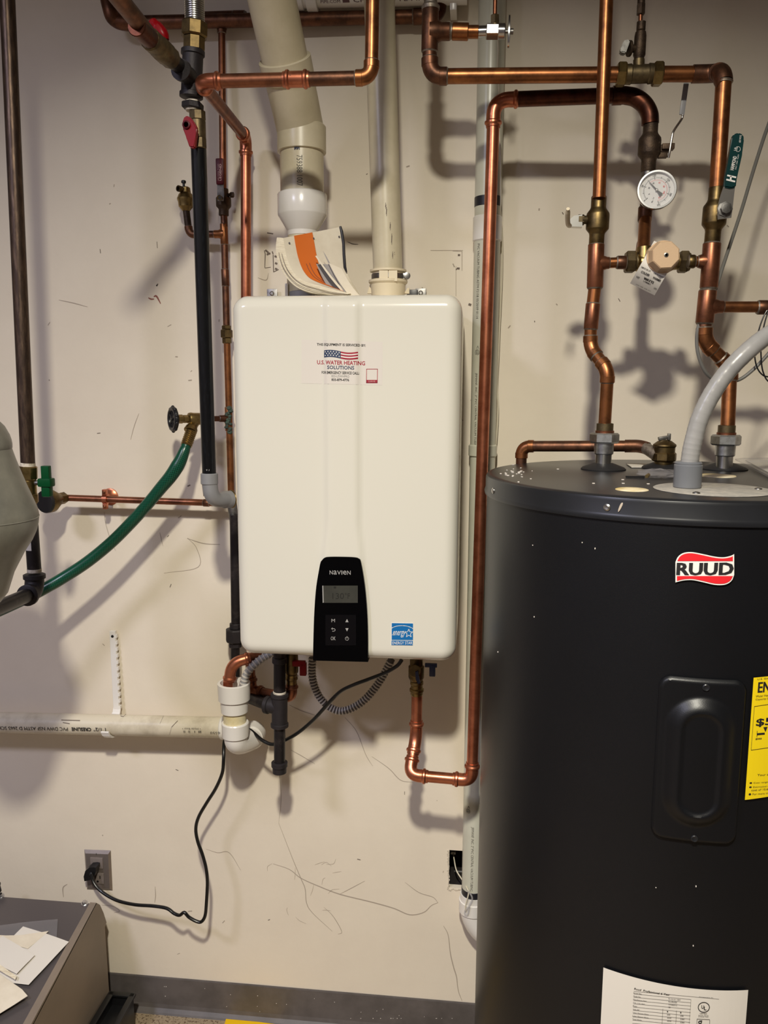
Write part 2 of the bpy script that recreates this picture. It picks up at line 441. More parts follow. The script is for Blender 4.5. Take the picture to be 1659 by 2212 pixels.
mb.flat([(RX0, .014, 0), (hx0, .014, 0), (hx0, .014, RZ), (RX0, .014, RZ)]); mb.flat([(hx1, .014, 0), (RX1, .014, 0), (RX1, .014, RZ), (hx1, .014, RZ)])
mb.flat([(hx0, .014, 0), (hx1, .014, 0), (hx1, .014, hz0), (hx0, .014, hz0)]); mb.flat([(hx0, .014, hz1), (hx1, .014, hz1), (hx1, .014, RZ), (hx0, .014, RZ)])
bmesh.ops.remove_doubles(mb.bm, verts=mb.bm.verts, dist=1e-5)
wall = struct('wall_back', mb, 'wall_paint')
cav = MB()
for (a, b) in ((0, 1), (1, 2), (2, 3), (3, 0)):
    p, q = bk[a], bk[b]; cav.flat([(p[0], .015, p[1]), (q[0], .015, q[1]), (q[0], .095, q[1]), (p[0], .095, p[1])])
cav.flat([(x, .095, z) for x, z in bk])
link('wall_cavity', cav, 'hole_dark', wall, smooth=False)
link('grey_backing', MB().box(W(1000, 1898, .07), (.045, .004, .040)), 'plastic_grey', wall, smooth=False)
rag = MB(); rr = random.Random(3)
for k in range(26):
    t = k / 25; p = W(969 + rr.uniform(-2, 1), 1838 + t * 82, -.001); rag.box(p, (rr.uniform(.002, .004), .0016, rr.uniform(.002, .005)))
for k in range(14):
    p = W(970 + k * 3, 1921 + rr.uniform(-1, 2), -.001); rag.box(p, (rr.uniform(.002, .005), .0016, rr.uniform(.001, .003)))
link('torn_paper_edge', rag, 'drywall_edge', wall, kind='stuff', smooth=False)

struct('floor', MB().box(((RX0 + RX1) / 2, RY0 / 2, -.02), (RX1 - RX0, -RY0, .04)), 'floor_vinyl')
struct('ceiling', MB().box(((RX0 + RX1) / 2, RY0 / 2, RZ + .02), (RX1 - RX0, -RY0, .04)), 'ceiling_paint')
struct('wall_left', MB().box((RX0 - .03, RY0 / 2, RZ / 2), (.06, -RY0, RZ)), 'room_paint')
struct('wall_right', MB().box((RX1 + .03, RY0 / 2, RZ / 2), (.06, -RY0, RZ)), 'room_paint')
struct('wall_front', MB().box((0, RY0 - .03, RZ / 2), (RX1 - RX0, .06, RZ)), 'room_paint')
# cove base: face, small top round and toe
prof = [(0, .1), (-.0025, .1), (-.0035, .097), (-.0035, .022), (-.006, .012), (-.013, .004), (-.016, 0), (0, 0)]
mb = MB().prism([(RX0, y, z) for y, z in prof], (RX1 - RX0, 0, 0))
struct('baseboard_back', mb, 'vinyl_base')

# ---- marks on the wall paint: thin strips of dirt / scraped paint
def strip(mb, pts, wpx=2.0, taper=True):
    P = [W(x, y, -.0006) for x, y in pts]; n = len(P); L = []; R = []
    for i in range(n):
        d = (P[min(i + 1, n - 1)] - P[max(i - 1, 0)]).normalized(); q = Vector((-d.z, 0, d.x))
        h = wpx * .5 * .00105 * (1 if not taper else (0.35 + 0.65 * math.sin(PI * (i + .5) / n)))
        L.append(P[i] + q * h); R.append(P[i] - q * h)
    for i in range(n - 1): mb.flat([L[i], R[i], R[i + 1], L[i + 1]])
dk, lt, rd = MB(), MB(), MB()
def curve2(pts, n=6): return [(p.x, p.y) for p in smooth_path([Vector((x, y, 0)) for x, y in pts], n)]
strip(lt, curve2([(590, 1866), (625, 1878), (650, 1897), (690, 1915), (735, 1932), (800, 1948), (850, 1962), (885, 1976), (915, 1971), (932, 1956), (946, 1950)]), 2.6)
strip(lt, curve2([(946, 1950), (935, 1938), (905, 1928), (875, 1906)]), 1.6)
strip(lt, curve2([(602, 1778), (632, 1855), (650, 1898), (659, 1920), (662, 1950), (675, 1972), (718, 2012)]), 1.8)
strip(lt, curve2([(958, 2000), (968, 2020), (973, 2060), (980, 2090), (986, 2110), (990, 2140), (998, 2162)]), 2.4)
strip(lt, curve2([(590, 1600), (600, 1640), (607, 1720), (602, 1778)]), 1.2)
strip(lt, curve2([(745, 1550), (770, 1580), (790, 1630), (805, 1655)]), 1.3); strip(lt, curve2([(803, 1634), (840, 1660), (865, 1685), (892, 1690)]), 1.6)
strip(lt, curve2([(625, 1523), (650, 1535), (680, 1545)]), 1.6); strip(lt, curve2([(628, 1620), (650, 1632), (680, 1650)]), 1.6)
strip(lt, curve2([(735, 1931), (760, 1918), (788, 1903)]), 1.5); strip(lt, curve2([(700, 1960), (720, 1980), (738, 2012), (730, 2018)]), 1.4)
strip(lt, curve2([(445, 1834), (470, 1842), (495, 1842), (520, 1880)]), 1.5); strip(lt, curve2([(335, 1915), (336, 1935), (334, 1950)]), 1.8)
strip(lt, curve2([(145, 1910), (136, 1918), (137, 1938)]), 2.6); strip(lt, curve2([(220, 1955), (245, 1958), (258, 1968), (246, 1972)]), 1.6)
strip(lt, curve2([(405, 1162), (425, 1185), (428, 1225), (354, 1238)]), 1.4); strip(lt, curve2([(404, 1163), (440, 1174), (475, 1176)]), 2)
strip(lt, curve2([(225, 1105), (228, 1130), (240, 1170), (250, 1190)]), 1.3); strip(lt, curve2([(345, 1150), (352, 1180)]), 1.2)
strip(lt, curve2([(300, 893), (290, 920), (282, 950)]), 1.4); strip(lt, curve2([(127, 648), (160, 655), (189, 663)]), 1.8)
strip(lt, curve2([(540, 650), (565, 655), (582, 662)]), 2.2); strip(lt, curve2([(557, 600), (575, 605), (580, 590)]), 1.6)
strip(dk, [(216, 538), (217, 547)], 1.8); strip(dk, [(339, 522), (340, 536)], 1.4)
strip(dk, curve2([(750, 522), (762, 527), (774, 528)]), 2); strip(dk, [(415, 938), (417, 958)], 2.4); strip(dk, [(436, 1040), (440, 1072)], 2.0)
strip(rd, curve2([(320, 643), (326, 646), (333, 646)]), 3.2); strip(rd, curve2([(332, 641), (338, 640), (347, 656)]), 3.8); strip(dk, [(340, 615), (338, 618), (341, 613)], 3)
# scraped bracket outlines left and right of the vent
for pts, wd in (([(571, 541), (573, 549), (572, 578)], 2.2), ([(573, 540), (580, 546)], 4.5), ([(576, 550), (584, 547)], 5), ([(588, 543), (590, 549)], 3), ([(590, 550), (591, 588)], 2.4), ([(572, 579), (585, 577)], 1.5), ([(592, 587), (602, 582)], 2), ([(577, 503), (590, 505)], 2.8)):
    strip(dk, pts, wd)
for x, y in ((595, 554), (596, 569), (596, 581)): strip(dk, [(x - 2, y - 1), (x + 3, y + 1)], 5)
strip(lt, [(978, 542), (998, 543), (998, 585)], 1.6); strip(lt, [(985, 575), (985, 640)], 1.2); strip(lt, [(930, 541), (1000, 541)], 1.2)
for x, y in ((991, 551), (990, 580)): strip(dk, [(x - 2, y), (x + 3, y)], 5)
strip(dk, [(1012, 657), (1018, 659)], 6); strip(dk, [(985, 583), (989, 578)], 2.5)
rm = random.Random(11)
for k in range(85):
    x, y = rm.uniform(80, 1650), rm.uniform(330, 2150)
    a = rm.uniform(0, PI); l = rm.uniform(2, 9)
    strip(dk if rm.random() < .2 else lt, [(x, y), (x + l * math.cos(a), y + l * math.sin(a))], rm.uniform(1.4, 3.2))
for k in range(12):
    x, y = rm.uniform(570, 750), rm.uniform(1860, 2000); a = rm.uniform(0, 2 * PI); l1, b1 = rm.uniform(6, 16), rm.uniform(-1.2, 1.2)
    strip(lt, curve2([(x, y), (x + l1 * math.cos(a), y + l1 * math.sin(a)), (x + l1 * math.cos(a) + 12 * math.cos(a + b1), y + l1 * math.sin(a) + 12 * math.sin(a + b1))]), .9)
link('scuff_marks', dk, 'scuff', wall, kind='stuff', smooth=False); link('pale_scratches', lt, 'scuff_light', wall, kind='stuff', smooth=False); link('reddish_scuffs', rd, 'scuff_red', wall, kind='stuff', smooth=False)
fl = MB()
for k in range(40):
    x = rm.uniform(300, 1000); y = 2112 + (x - 240) * .083 + rm.uniform(2, 95); p = W(x, min(y, 2200), -.0042)
    if p.z < .024: continue
    fl.box(p, (rm.uniform(.0008, .0022), .0008, rm.uniform(.0006, .0018)))
link('paint_flecks', fl, 'flake', bpy.data.objects['baseboard_back'], kind='stuff', smooth=False)

# ================================================================ TANKLESS HEATER
HX, HY, HB, HT = .22, -.3193, 1.098, 1.8097
ht = thing('tankless_water_heater', 'white wall-mounted tankless water heater with black control panel, centre of the wall', 'water heater', (0, 0, HB))
def ramp(t): t = min(max(t, 0), 1); return t * t * (3 - 2 * t)
gl, gr_, gw = W(704, 900, HY).x, W(775, 900, HY).x, .0065
zt, zb_ = W(735, 1120, HY).z, W(735, 1215, HY).z
def front_y(x, z):
    rr = .026; cr = .03
    qx, qz = abs(x) - (HX - cr), abs(z - (HB + HT) / 2) - ((HT - HB) / 2 - cr)
    d = -(math.hypot(max(qx, 0), max(qz, 0)) + min(max(qx, qz), 0) - cr)       # inside distance
    d = max(d, 0); y = 0
    if d < rr: y += rr - math.sqrt(max(rr * rr - (rr - d) ** 2, 0))
    fl_ = ramp((zt - z) / (zt - zb_)) * .0075
    b = ramp((x - (gl - fl_ - gw)) / (2 * gw)) * ramp(((gr_ + fl_ + gw) - x) / (2 * gw))
    return HY + y - 0.006 * b * ramp(d / .02)
def inset(x, z):
    cr = .03; cx = max(-(HX - cr), min(HX - cr, x)); zc = (HB + HT) / 2; hh = (HT - HB) / 2 - cr
    cz = zc + max(-hh, min(hh, z - zc)); dx, dz = x - cx, z - cz; L = math.hypot(dx, dz)
    if L > cr: return cx + dx / L * cr, cz + dz / L * cr
    return x, z
def spread(a, b, n, e=.028, k=9):
    xs = [a + e * (1 - math.cos(PI / 2 * i / k)) for i in range(k)]
    xs += [a + e + (b - a - 2 * e) * i / n for i in range(n + 1)]
    return xs + [b - (x - a) for x in reversed(xs[:k])]
gx = spread(-HX, HX, 70); gz = spread(HB, HT, 60)
P = []
for x in gx:
    row = []
    for z in gz:
        a, b = inset(x, z); row.append(Vector((a, front_y(a, b), b)))
    P.append(row)
mb = MB(); mb.grid(P)
bmesh.ops.remove_doubles(mb.bm, verts=mb.bm.verts, dist=1e-6)
be = [e for e in mb.bm.edges if len(e.link_faces) == 1]
r_ = bmesh.ops.extrude_edge_only(mb.bm, edges=be)
for v in [g for g in r_['geom'] if isinstance(g, bmesh.types.BMVert)]: v.co.y = -.03
link('front_cover', mb, 'heater_white', ht)
mb = MB().prism([(-HX + .004, -.03, HB + .03), (HX - .004, -.03, HB + .03), (HX - .004, -.03, HT - .03), (-HX + .004, -.03, HT - .03)], (0, .026, 0))
mb.box((0, -.155, HB + .012), (2 * HX - .05, .25, .006)); mb.box((0, -.155, HT - .012), (2 * HX - .05, .25, .006))
link('chassis', mb, 'heater_steel', ht, smooth=False)
# control panel
pp = curve2([(693, 1213), (701, 1205), (713, 1203), (740, 1203), (765, 1204), (775, 1207), (780, 1216), (788, 1265), (793, 1320), (795, 1375), (795, 1430)], 4) + curve2([(676, 1427), (677, 1375), (679, 1320), (683, 1268), (691, 1220)], 4)
YP = HY - .0088
panel = link('control_panel', MB().prism([W(x, y, YP) for x, y in pp], (0, .05, 0)), 'gloss_black', ht)
def pl(x0, y0, x1, y1, d=.0012, Y=None, m=0):   # thin plate standing on the panel
    Y = Y if Y is not None else YP
    return MB().prism([W(x0, y0, Y - .0001), W(x1, y0, Y - .0001), W(x1, y1, Y - .0001), W(x0, y1, Y - .0001)], (0, -d, 0))
disp = link('display', pl(697, 1265, 773, 1302, .0008), 'lcd', panel, smooth=False)
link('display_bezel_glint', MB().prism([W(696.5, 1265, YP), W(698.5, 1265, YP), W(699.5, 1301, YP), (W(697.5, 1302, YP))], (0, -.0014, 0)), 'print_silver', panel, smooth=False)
mb = MB(); text_on_plane(mb, '130', 718, 1281, 743, 1294, YP - .0012); text_on_plane(mb, "°F", 745, 1281, 756, 1293, YP - .0012); text_on_plane(mb, '▪', 721, 1267, 726, 1271, YP - .0012)
link('display_digits', mb, 'lcd_digit', panel, smooth=False)
mb = MB()
for ch, xa, xb in (('N', 712, 719), ('a', 720.5, 727.5), ('V', 728.2, 736.5), ('I', 737.6, 739.4), ('e', 741, 748.5), ('N', 750, 757.5)): text_on_plane(mb, ch, xa, 1232.2 + (xa - 712) * .012, xb, 1241 + (xa - 712) * .012, YP - .0004, bold=.004)
link('brand_lettering', mb, 'print_silver', panel, smooth=False)
pad = link('button_pad', pl(703, 1328, 769, 1394, .0006), 'pad_black', panel, smooth=False)
mb = MB(); Yq = YP - .0011
text_on_plane(mb, 'M', 716, 1337, 723.5, 1344, Yq); text_on_plane(mb, 'OK', 714.5, 1375, 725, 1383, Yq)
mb.flat([W(746, 1344, Yq), W(753, 1344, Yq), W(749.5, 1337, Yq)]); mb.flat([W(746, 1357, Yq), W(753, 1357, Yq), W(749.5, 1364, Yq)])
def stroke(mb, pts, Y, wpx, closed=False):
    n = len(pts)
    for i in range(n if closed else n - 1):
        (x0, y0), (x1, y1) = pts[i], pts[(i + 1) % n]; L = math.hypot(x1 - x0, y1 - y0) or 1; qx, qy = -(y1 - y0) / L * wpx / 2, (x1 - x0) / L * wpx / 2
        ex, ey = (x1 - x0) / L * wpx * .3, (y1 - y0) / L * wpx * .3
        mb.flat([W(x0 - ex + qx, y0 - ey + qy, Y), W(x0 - ex - qx, y0 - ey - qy, Y), W(x1 + ex - qx, y1 + ey - qy, Y), W(x1 + ex + qx, y1 + ey + qy, Y)])
stroke(mb, [(716, 1358), (722, 1358), (724, 1360), (724, 1361.5), (722, 1363.5), (718, 1363.5)], Yq, 1.1); mb.flat([W(715, 1358, Yq), W(718.5, 1355.5, Yq), W(718.5, 1360.5, Yq)])
stroke(mb, [(749.5 + 3.6 * math.sin(a), 1379.5 - 3.6 * math.cos(a)) for a in [.6 + i * (2 * PI - 1.2) / 14 for i in range(15)]], Yq, 1.1); stroke(mb, [(749.5, 1374.5), (749.5, 1379)], Yq, 1.1)
link('button_symbols', mb, 'print_silver', panel, smooth=False)
# service label
YL = HY - .0064
def conform(mb, off):       # lay flat print on the shaped front cover
    for v in mb.bm.verts: v.co.y = front_y(v.co.x, v.co.z) - off
    return mb
lq = quad_fn(W(650, 828, YL), W(825, 832, YL), W(650, 733, YL), W(826, 738, YL))
sticker = link('service_label', conform(MB().grid([[lq(i / 44, j / 6) for j in range(7)] for i in range(45)]), .00025), 'label_clear', ht)
YT = YL - .0006
def sl(name, items, m, parent=sticker, **kw):
    mb = MB()
    for s, x0, y0, x1, y1, *b in items:
        text_into(mb, s, (lambda a, bb, c: (lambda u, v: a + (bb - a) * u + (c - a) * v))(W(x0, y1 - .3, YT), W(x1, y1 + 2.2 * (x1 - x0) / 107, YT), W(x0, y0 - .3, YT)), bold=b[0] if b else 0)
    return link(name, conform(mb, .0006), m, parent, smooth=False)
sl('label_lettering', [('THIS EQUIPMENT IS SERVICED BY:', 683, 741, 789, 747.5, .022), ('FOR EMERGENCY SERVICE CALL:', 693.5, 801.5, 775.5, 807.5, .022), ('833-879-4776', 716, 817.5, 754, 823, .025)], 'print_black')
sl('label_lettering', [('833-USWHPRO', 716, 810, 754.5, 815)], 'print_grey')
sl('label_lettering', [('U.S. WATER HEATING', 683.5, 778, 787.5, 787, .02)], 'print_red'); sl('label_lettering', [('SOLUTIONS', 706.5, 789.5, 765, 797.5, .02)], 'print_navy')
def wave(x): t = (x - 699) / 74; return 757.5 - 2.4 * math.sin(t * 2 * PI * .95 + .35) + 2.2 * t
def band(mb, x0, x1, a, b, n=12):
    for i in range(n):
        u0, u1 = x0 + (x1 - x0) * i / n, x0 + (x1 - x0) * (i + 1) / n
        mb.flat([W(u0, wave(u0) + b, YT), W(u1, wave(u1) + b, YT), W(u1, wave(u1) + a, YT), W(u0, wave(u0) + a, YT)])
mb = MB(); band(mb, 699, 736, 0, 15.5); link('flag_canton', conform(mb, .0006), 'print_navy', sticker, smooth=False)
mb = MB()
for k in range(3): band(mb, 736, 773, k * 6, k * 6 + 3.6)
link('flag_stripes', conform(mb, .0006), 'print_red', sticker, smooth=False)
mb = MB()
for k in range(2): band(mb, 736, 773, k * 6 + 3.6, k * 6 + 6)
YT -= .0003
for rr_, (off, n) in enumerate(((3.5, 6), (7.5, 5), (11.5, 6))):
    for i in range(n):
        cx_ = 702 + (i + (.5 if n == 5 else 0)) * 6.1; cy_ = wave(cx_) + off
        mb.flat([W(cx_ + 1.7 * (1 if j % 2 == 0 else .5) * math.sin(j * PI / 5), cy_ - 1.7 * (1 if j % 2 == 0 else .5) * math.cos(j * PI / 5), YT) for j in range(9, -1, -1)])
link('flag_stars', conform(mb, .0009), 'print_white', sticker, smooth=False)
YT += .0003
mb = MB(); stroke(mb, [(791, 797), (814.5, 797), (814, 827), (790.5, 827)], YT, 1.2, True); mb.flat([W(790.5, 827, YT), W(814, 827, YT), W(814, 820.5, YT), W(790.5, 820.5, YT)])
link('framed_box', conform(mb, .0006), 'print_red', sticker, smooth=False)
YT -= .0003; mb = MB(); text_on_plane(mb, 'SCAN ME', 795, 822, 809.5, 825.5, YT); link('box_lettering', conform(mb, .0009), 'print_pink', sticker, smooth=False); YT += .0003
# energy label
YE = HY - .0004
es = link('efficiency_label', MB().prism([W(845, 1345, YE), W(893, 1346, YE), W(892, 1394.5, YE), (W(844.6, 1394, YE))], (0, .0003, 0)), 'print_white', ht, smooth=False)
YE -= .0006; mb = MB()
mb.flat([W(846, 1382, YE), W(892, 1382.5, YE), W(892.2, 1346.8, YE), W(846.2, 1346, YE)]); mb.flat([W(845.6, 1393.4, YE), W(891.5, 1394, YE), W(891.6, 1384, YE), W(845.8, 1383.4, YE)])
link('blue_field', mb, 'print_blue', es, smooth=False)
YE -= .0003; mb = MB()
text_on_plane(mb, 'ENERGY STAR', 847.5, 1385.5, 890.5, 1392, YE)
stroke(mb, [(846 + i * 2.3, 1351 + 12 * (1 - math.sqrt(max(0, 1 - ((i - 10) / 11.5) ** 2))) + i * .05) for i in range(21)], YE, 1.2)
text_on_plane(mb, 'energy', 849, 1363, 876, 1377, YE, shear=.35)
stroke(mb, [(883 + 9 * (1 if j % 2 == 0 else .42) * math.sin(j * PI / 5), 1368 - 9.5 * (1 if j % 2 == 0 else .42) * math.cos(j * PI / 5)) for j in range(10)], YE, 1.1, True)
stroke(mb, [(847, 1371.5), (852, 1370)], YE, 1)
link('white_marks', mb, 'print_white', es, smooth=False)
# hanging bracket tabs with screws
for x, y in ((588, 634), (909, 633)):
    p = W(x, y, -.012); t = link('bracket_tab', MB().box(p + Vector((0, 0, -.012)), (.024, .003, .044), bev=.002), 'steel_dull', ht)
    mb = MB().lathe(p + Vector((0, -.0015, .0)), (0, -1, 0), [(0, .0052), (.0015, .005), (.0028, .003)], 16); link('screw', mb, 'steel', t)
link('bracket_spacer', MB().box(W(891, 634, -.02) + Vector((0, 0, -.01)), (.024, .012, .036), bev=.002), 'plastic_black', ht)
# air intake collar with band clamp
VY = -.15
ic = W(838.5, 600, VY)
def zpx(x, y, Y=VY): return W(x, y, Y).z
col = MB(); z0 = HT - .012; zA, zB, zC, zD = zpx(838, 634), zpx(838, 611), zpx(838, 606), zpx(838, 588)
col.lathe((ic.x, VY, z0), (0, 0, 1), [(0, .0345), (zA - z0, .0345), (zB - z0 - .004, .036), (zB - z0, .040), (zC - z0, .040), (zC - z0 + .001, .0325), (zD - z0 - .001, .0325), (zD - z0, .0375), (zD - z0 + .004, .0375), (zD - z0 + .004, .031)], 36)
col.lathe((ic.x, VY, z0), (0, 0, 1), [(0, .052), (.018, .052), (.020, .045)], 36)
collar = link('intake_collar', col, 'plastic_cream', ht)
mb = MB().lathe((ic.x, VY, zC + .002), (0, 0, 1), [(0, .0338), (.0005, .0344), (zD - zC - .007, .0344), (zD - zC - .0065, .0338)], 36)
link('band_clamp', mb, 'steel_dull', collar)
mb = MB(); pc = W(879, 596, VY - .012); mb.lathe(pc, (0.2, -1, 0), [(0, .0068), (.001, .0072), (.005, .0066), (.0055, .004)], 16); mb.box(pc + Vector((-.006, .006, 0)), (.016, .012, .012), bev=.002)
link('clamp_screw', mb, 'steel', collar)
mb = MB()
for x0, x1 in ((819, 838), (839.5, 858)): mb.prism([W(x0, 584, VY - .036), W(x1, 584, VY - .036), W(x1, 607, VY - .036), W(x0, 607, VY - .036)], (0, .006, 0))
link('collar_tab', mb, 'plastic_cream', collar, smooth=False)
mb = MB()
for xa, xb, xc in ((793, 800, 805), (873, 880, 884)): mb.prism([W(xa, 634, VY), W(xc, 634, VY), W(xc - 2 if xa < 800 else xc, 612 if xa < 800 else 622, VY), W(xb, 612 if xa < 800 else 622, VY)], (0, .01, 0))
link('collar_rib', mb, 'plastic_cream', collar, smooth=False)
# exhaust outlet collar
xc = W(656, 600, VY)
link('exhaust_collar', MB().lathe((xc.x, VY, HT - .012), (0, 0, 1), [(0, .040), (.018, .040), (.02, .034), (.034, .034), (.036, .031)], 32), 'plastic_grey', ht)
mb = MB()
for dx in (-.031, .031): mb.box((xc.x + dx, VY - .02, HT + .018), (.006, .012, .04), bev=.001)
link('collar_latch', mb, 'pvc_white', ht)

# ================================================================ VENT PIPES
v0, v1 = Vector((xc.x, VY, HT + .012)), W(652, 460, VY)
ex = thing('exhaust_vent_pipe', 'thick white plastic exhaust vent pipe slanting up left from the heater', 'pipe', v0)
zr = [zpx(653, y) for y in (510, 500, 467, 464, 420, 417)]
xl = W(653, 440, VY).x
link('reducer', MB().lathe((xl, VY, zr[0]), (0, 0, 1), [(0, .031), (zr[1] - zr[0], .031), (zr[2] - zr[0], .0498), (zr[3] - zr[0], .0505), (zr[4] - zr[0] - .002, .0505), (zr[4] - zr[0], .0495), (zr[5] - zr[0], .045)], 40), 'pvc_white', ex)
pipe(ex, (xl - .004, VY, HT + .01), (xl, VY, zr[1] + .002), .0302, 'pvc', seg=32)
c1 = W(653, 420, VY); c2 = W(653, 330, VY)
pipe(ex, (xl, VY, zr[4] - .012), (xl, VY, zpx(650, 310)), .0444, 'pvc', seg=36, name='pipe_section')
ctr = W(646, 262, VY - .006); up = W(583, -20, -.30)
e0 = Vector((xl, VY, zpx(650, 331)))
mb = MB(); eb = W(615, 128, -.232)
arc = smooth_path([e0 + Vector((0, 0, .035)), W(646, 268, -.155), W(635, 215, -.185), eb], 8)
mb.tube(arc, .0478, 36)
mb.lathe(e0, (0, 0, 1), [(0, .0455), (.001, .0495), (zpx(650, 275) - e0.z, .0495), (zpx(650, 272) - e0.z, .0475)], 40)
dv = (up - eb).normalized()
mb.lathe(eb - dv * .035, dv, [(0, .048), (.002, .0505), (.036, .0505), (.037, .0455)], 40)
link('elbow', mb, 'pvc', ex)
pipe(ex, eb - dv * .02, eb + dv * .56, .0444, 'pvc', seg=36, name='pipe_section')
# print on the lower section, reads downwards
nrm = Vector((.12, -1, 0)); pA = Vector((xl, VY, zpx(650, 348))); pB = Vector((xl, VY, zpx(650, 413)))
mb = MB(); text_on_tube(mb, '759388 1007', pA, pB, .0444, Vector((-.12, -1, 0)), .004, .0155)
link('pipe_print', mb, 'print_faded', ex, smooth=False)
mb = MB(); q = Vector((xl, VY, 0)); pA.z, pB.z = zpx(650, 321), zpx(650, 337)
for k in range(7):
    a0 = -PI / 2 - .16 + k * .035 + .03; 
    mb.flat([(xl + .0449 * math.cos(a), VY + .0449 * math.sin(a), z) for a, z in ((a0, pA.z), (a0 + .035, pA.z), (a0 + .035, pB.z + .004 * (k % 3) * .5), (a0, pB.z))])
link('blue_mark', mb, 'vinyl_blue_mark', ex, smooth=False)
iv = thing('intake_vent_pipe', 'straight white plastic air intake pipe rising from the cream collar', 'pipe', (ic.x, VY, zD))
itop = W(809, -330, VY)
pipe(iv, (ic.x, VY, zC), itop, .0302, 'pvc', seg=36, name='pipe_section')
mk = MB()
for (x, y, l) in ((837, 470, 16), (836, 455, 10), (843, 500, 14), (845, 530, 20), (846, 560, 12), (850, 552, 3)):
    for j in range(2):
        a0 = -PI / 2 + (x - 835) * .036 + j * .02; z = zpx(838, y + j * 4)
        b = Vector((ic.x + (itop.x - ic.x) * (z - zD) / (itop.z - zD), VY, 0))
        mk.flat([(b.x + .0305 * math.cos(a0 + da), VY + .0305 * math.sin(a0 + da), z + dz) for da, dz in ((0, 0), (.03, .001), (.05, l * .0009), (.02, l * .0009))])
link('pipe_scratches', mk, 'scuff', iv, kind='stuff', smooth=False)
# white pipe across the top of the wall
wt = thing('overhead_plastic_pipe', 'white plastic pipe running level along the top edge of the wall', 'pipe', W(640, 0, -.05))
A, B = W(560, -14, -.05), W(1010, -26, -.05)
pipe(wt, A, B, .0302, 'pvc_white', seg=32, name='pipe_section')
d_ = (B - A).normalized(); s_ = W(672, -16, -.05)
link('coupling', MB().lathe(A, d_, [(0, .034), ((s_ - A).length - .016, .034), ((s_ - A).length - .015, .032)], 32), 'pvc_white', wt)
link('coupling_rim', MB().lathe(W(664, -17, -.05), d_, [(0, .036), (.001, .0375), (.022, .0375), (.023, .036)], 32), 'pvc_white', wt)
mb = MB(); fc = Vector((0, -.55, -.83))
text_on_tube(mb, 'PIPE.COM', W(696, -17, -.05), W(738, -18, -.05), .0302, fc, -.004, .003); text_on_tube(mb, '■ CHARLOTTE PIPE', W(743, -18.5, -.05), W(925, -24, -.05), .0302, fc, -.004, .0065)
link('pipe_print', mb, 'print_brown', wt, smooth=False)
tag(link('hanger_clip', MB().box(W(980, 5, -.03), (.014, .05, .05), bev=.002), 'pvc_white'), 'short white plastic clip hanging at the top of the wall', 'clip')

# ================================================================ CENTRAL VACUUM PIPE + WIRE
VV = -.036; vt, vb = W(1070.4, -330, VV), W(1022, 1950, VV)
vc = thing('vacuum_pipe', 'tall off-white plastic pipe fixed to the wall behind the long copper pipe', 'pipe', W(1030, 1960, VV))
def vp(y):
    t = (W(1043, y, VV).z - vb.z) / (vt.z - vb.z); return vb + (vt - vb) * t
VR = .0283
pipe(vc, vt, vp(497), VR, 'vac_pipe', seg=32, name='pipe_section'); pipe(vc, vp(497), vp(972), VR, 'vac_pipe', seg=32, name='pipe_section'); pipe(vc, vp(972), vp(1925), VR, 'vac_pipe', seg=32, name='pipe_section')
link('coupling', MB().cyl(vp(468), vp(523), VR + .0028, 32), 'pvc_white', vc); link('coupling', MB().cyl(vp(960), vp(986), VR + .0032, 32), 'vac_pipe', vc)
link('tape_band', MB().cyl(vp(425), vp(450), VR + .0006, 32), 'tape_black', vc, label='black tape band'); link('tape_band', MB().cyl(vp(1915), vp(1936), VR + .0006, 32), 'tape_black', vc, label='black tape band')
mb = MB(); el = smooth_path([vp(1930), vp(1965), W(1030, 1990, VV - .0), W(1050, 2012, VV), W(1085, 2020, VV)], 8); mb.tube(el, VR + .003, 32)
mb.lathe(vp(1968), (0, 0, 1), [(0, VR + .003), (.001, VR + .006), (.03, VR + .006), (.031, VR + .003)], 32)
link('elbow', mb, 'pvc_white', vc)
mb = MB(); fc = Vector((-.35, -1, 0))
text_on_tube(mb, 'PVC VACUUM TUBING ASTM F2158 05/20/09 01:14', vp(530), vp(690), VR, fc, -.013, -.007)
text_on_tube(mb, 'JRMANF. INC. 2" PVC CENTRAL VACUUM TUBING', vp(806), vp(968), VR, fc, -.013, -.006)
text_on_tube(mb, 'JRMANF. INC. 2" PVC CENTRAL VACUUM TUBING', vp(1775), vp(1912), VR, Vector((-.2, -1, 0)), -.004, .004)
for ya, yb in ((748, 768), (1732, 1748)): text_on_tube(mb, '<@', vp(ya), vp(yb), VR, fc, -.014, -.002)
link('pipe_print', mb, 'print_faded', vc, smooth=False)
wire = thing('low_voltage_wire', 'thin cream wire clipped down the side of the off-white vacuum pipe', 'wire', W(1080, 900, -.03))
WY = -.036
wp = [(1073, 60, -.066), (1076, 100, -.066), (1075, 150, -.066), (1078, 200, -.066), (1078, 260, -.066), (1081, 340, -.06), (1082, 430, -.05), (1081, 455, -.045), (1085, 520, -.02), (1084, 600, -.02), (1080, 690, -.02), (1077, 760, -.02), (1074, 830, -.02), (1076, 880, -.02), (1073, 940, -.02), (1069, 985, -.02), (1067, 1030, -.02)]
link('wire_run', MB().tube(smooth_path([W(*p) for p in wp], 6), .0019, 8), 'wire_cream', wire)
w2 = thing('wall_box_wire', 'thin cream wire hanging out of the square hole low in the wall', 'wire', W(985, 1850, .03))
link('wire_run', MB().tube(smooth_path([W(979, 1842, .05), W(981, 1856, .03), W(986, 1880, 0.0), W(998, 1900, -.02), W(1008, 1917, -.062), W(1012, 1930, -.07), W(1006, 1955, -.07), W(1005, 1968, -.07)], 6), .0016, 8), 'wire_cream', w2)
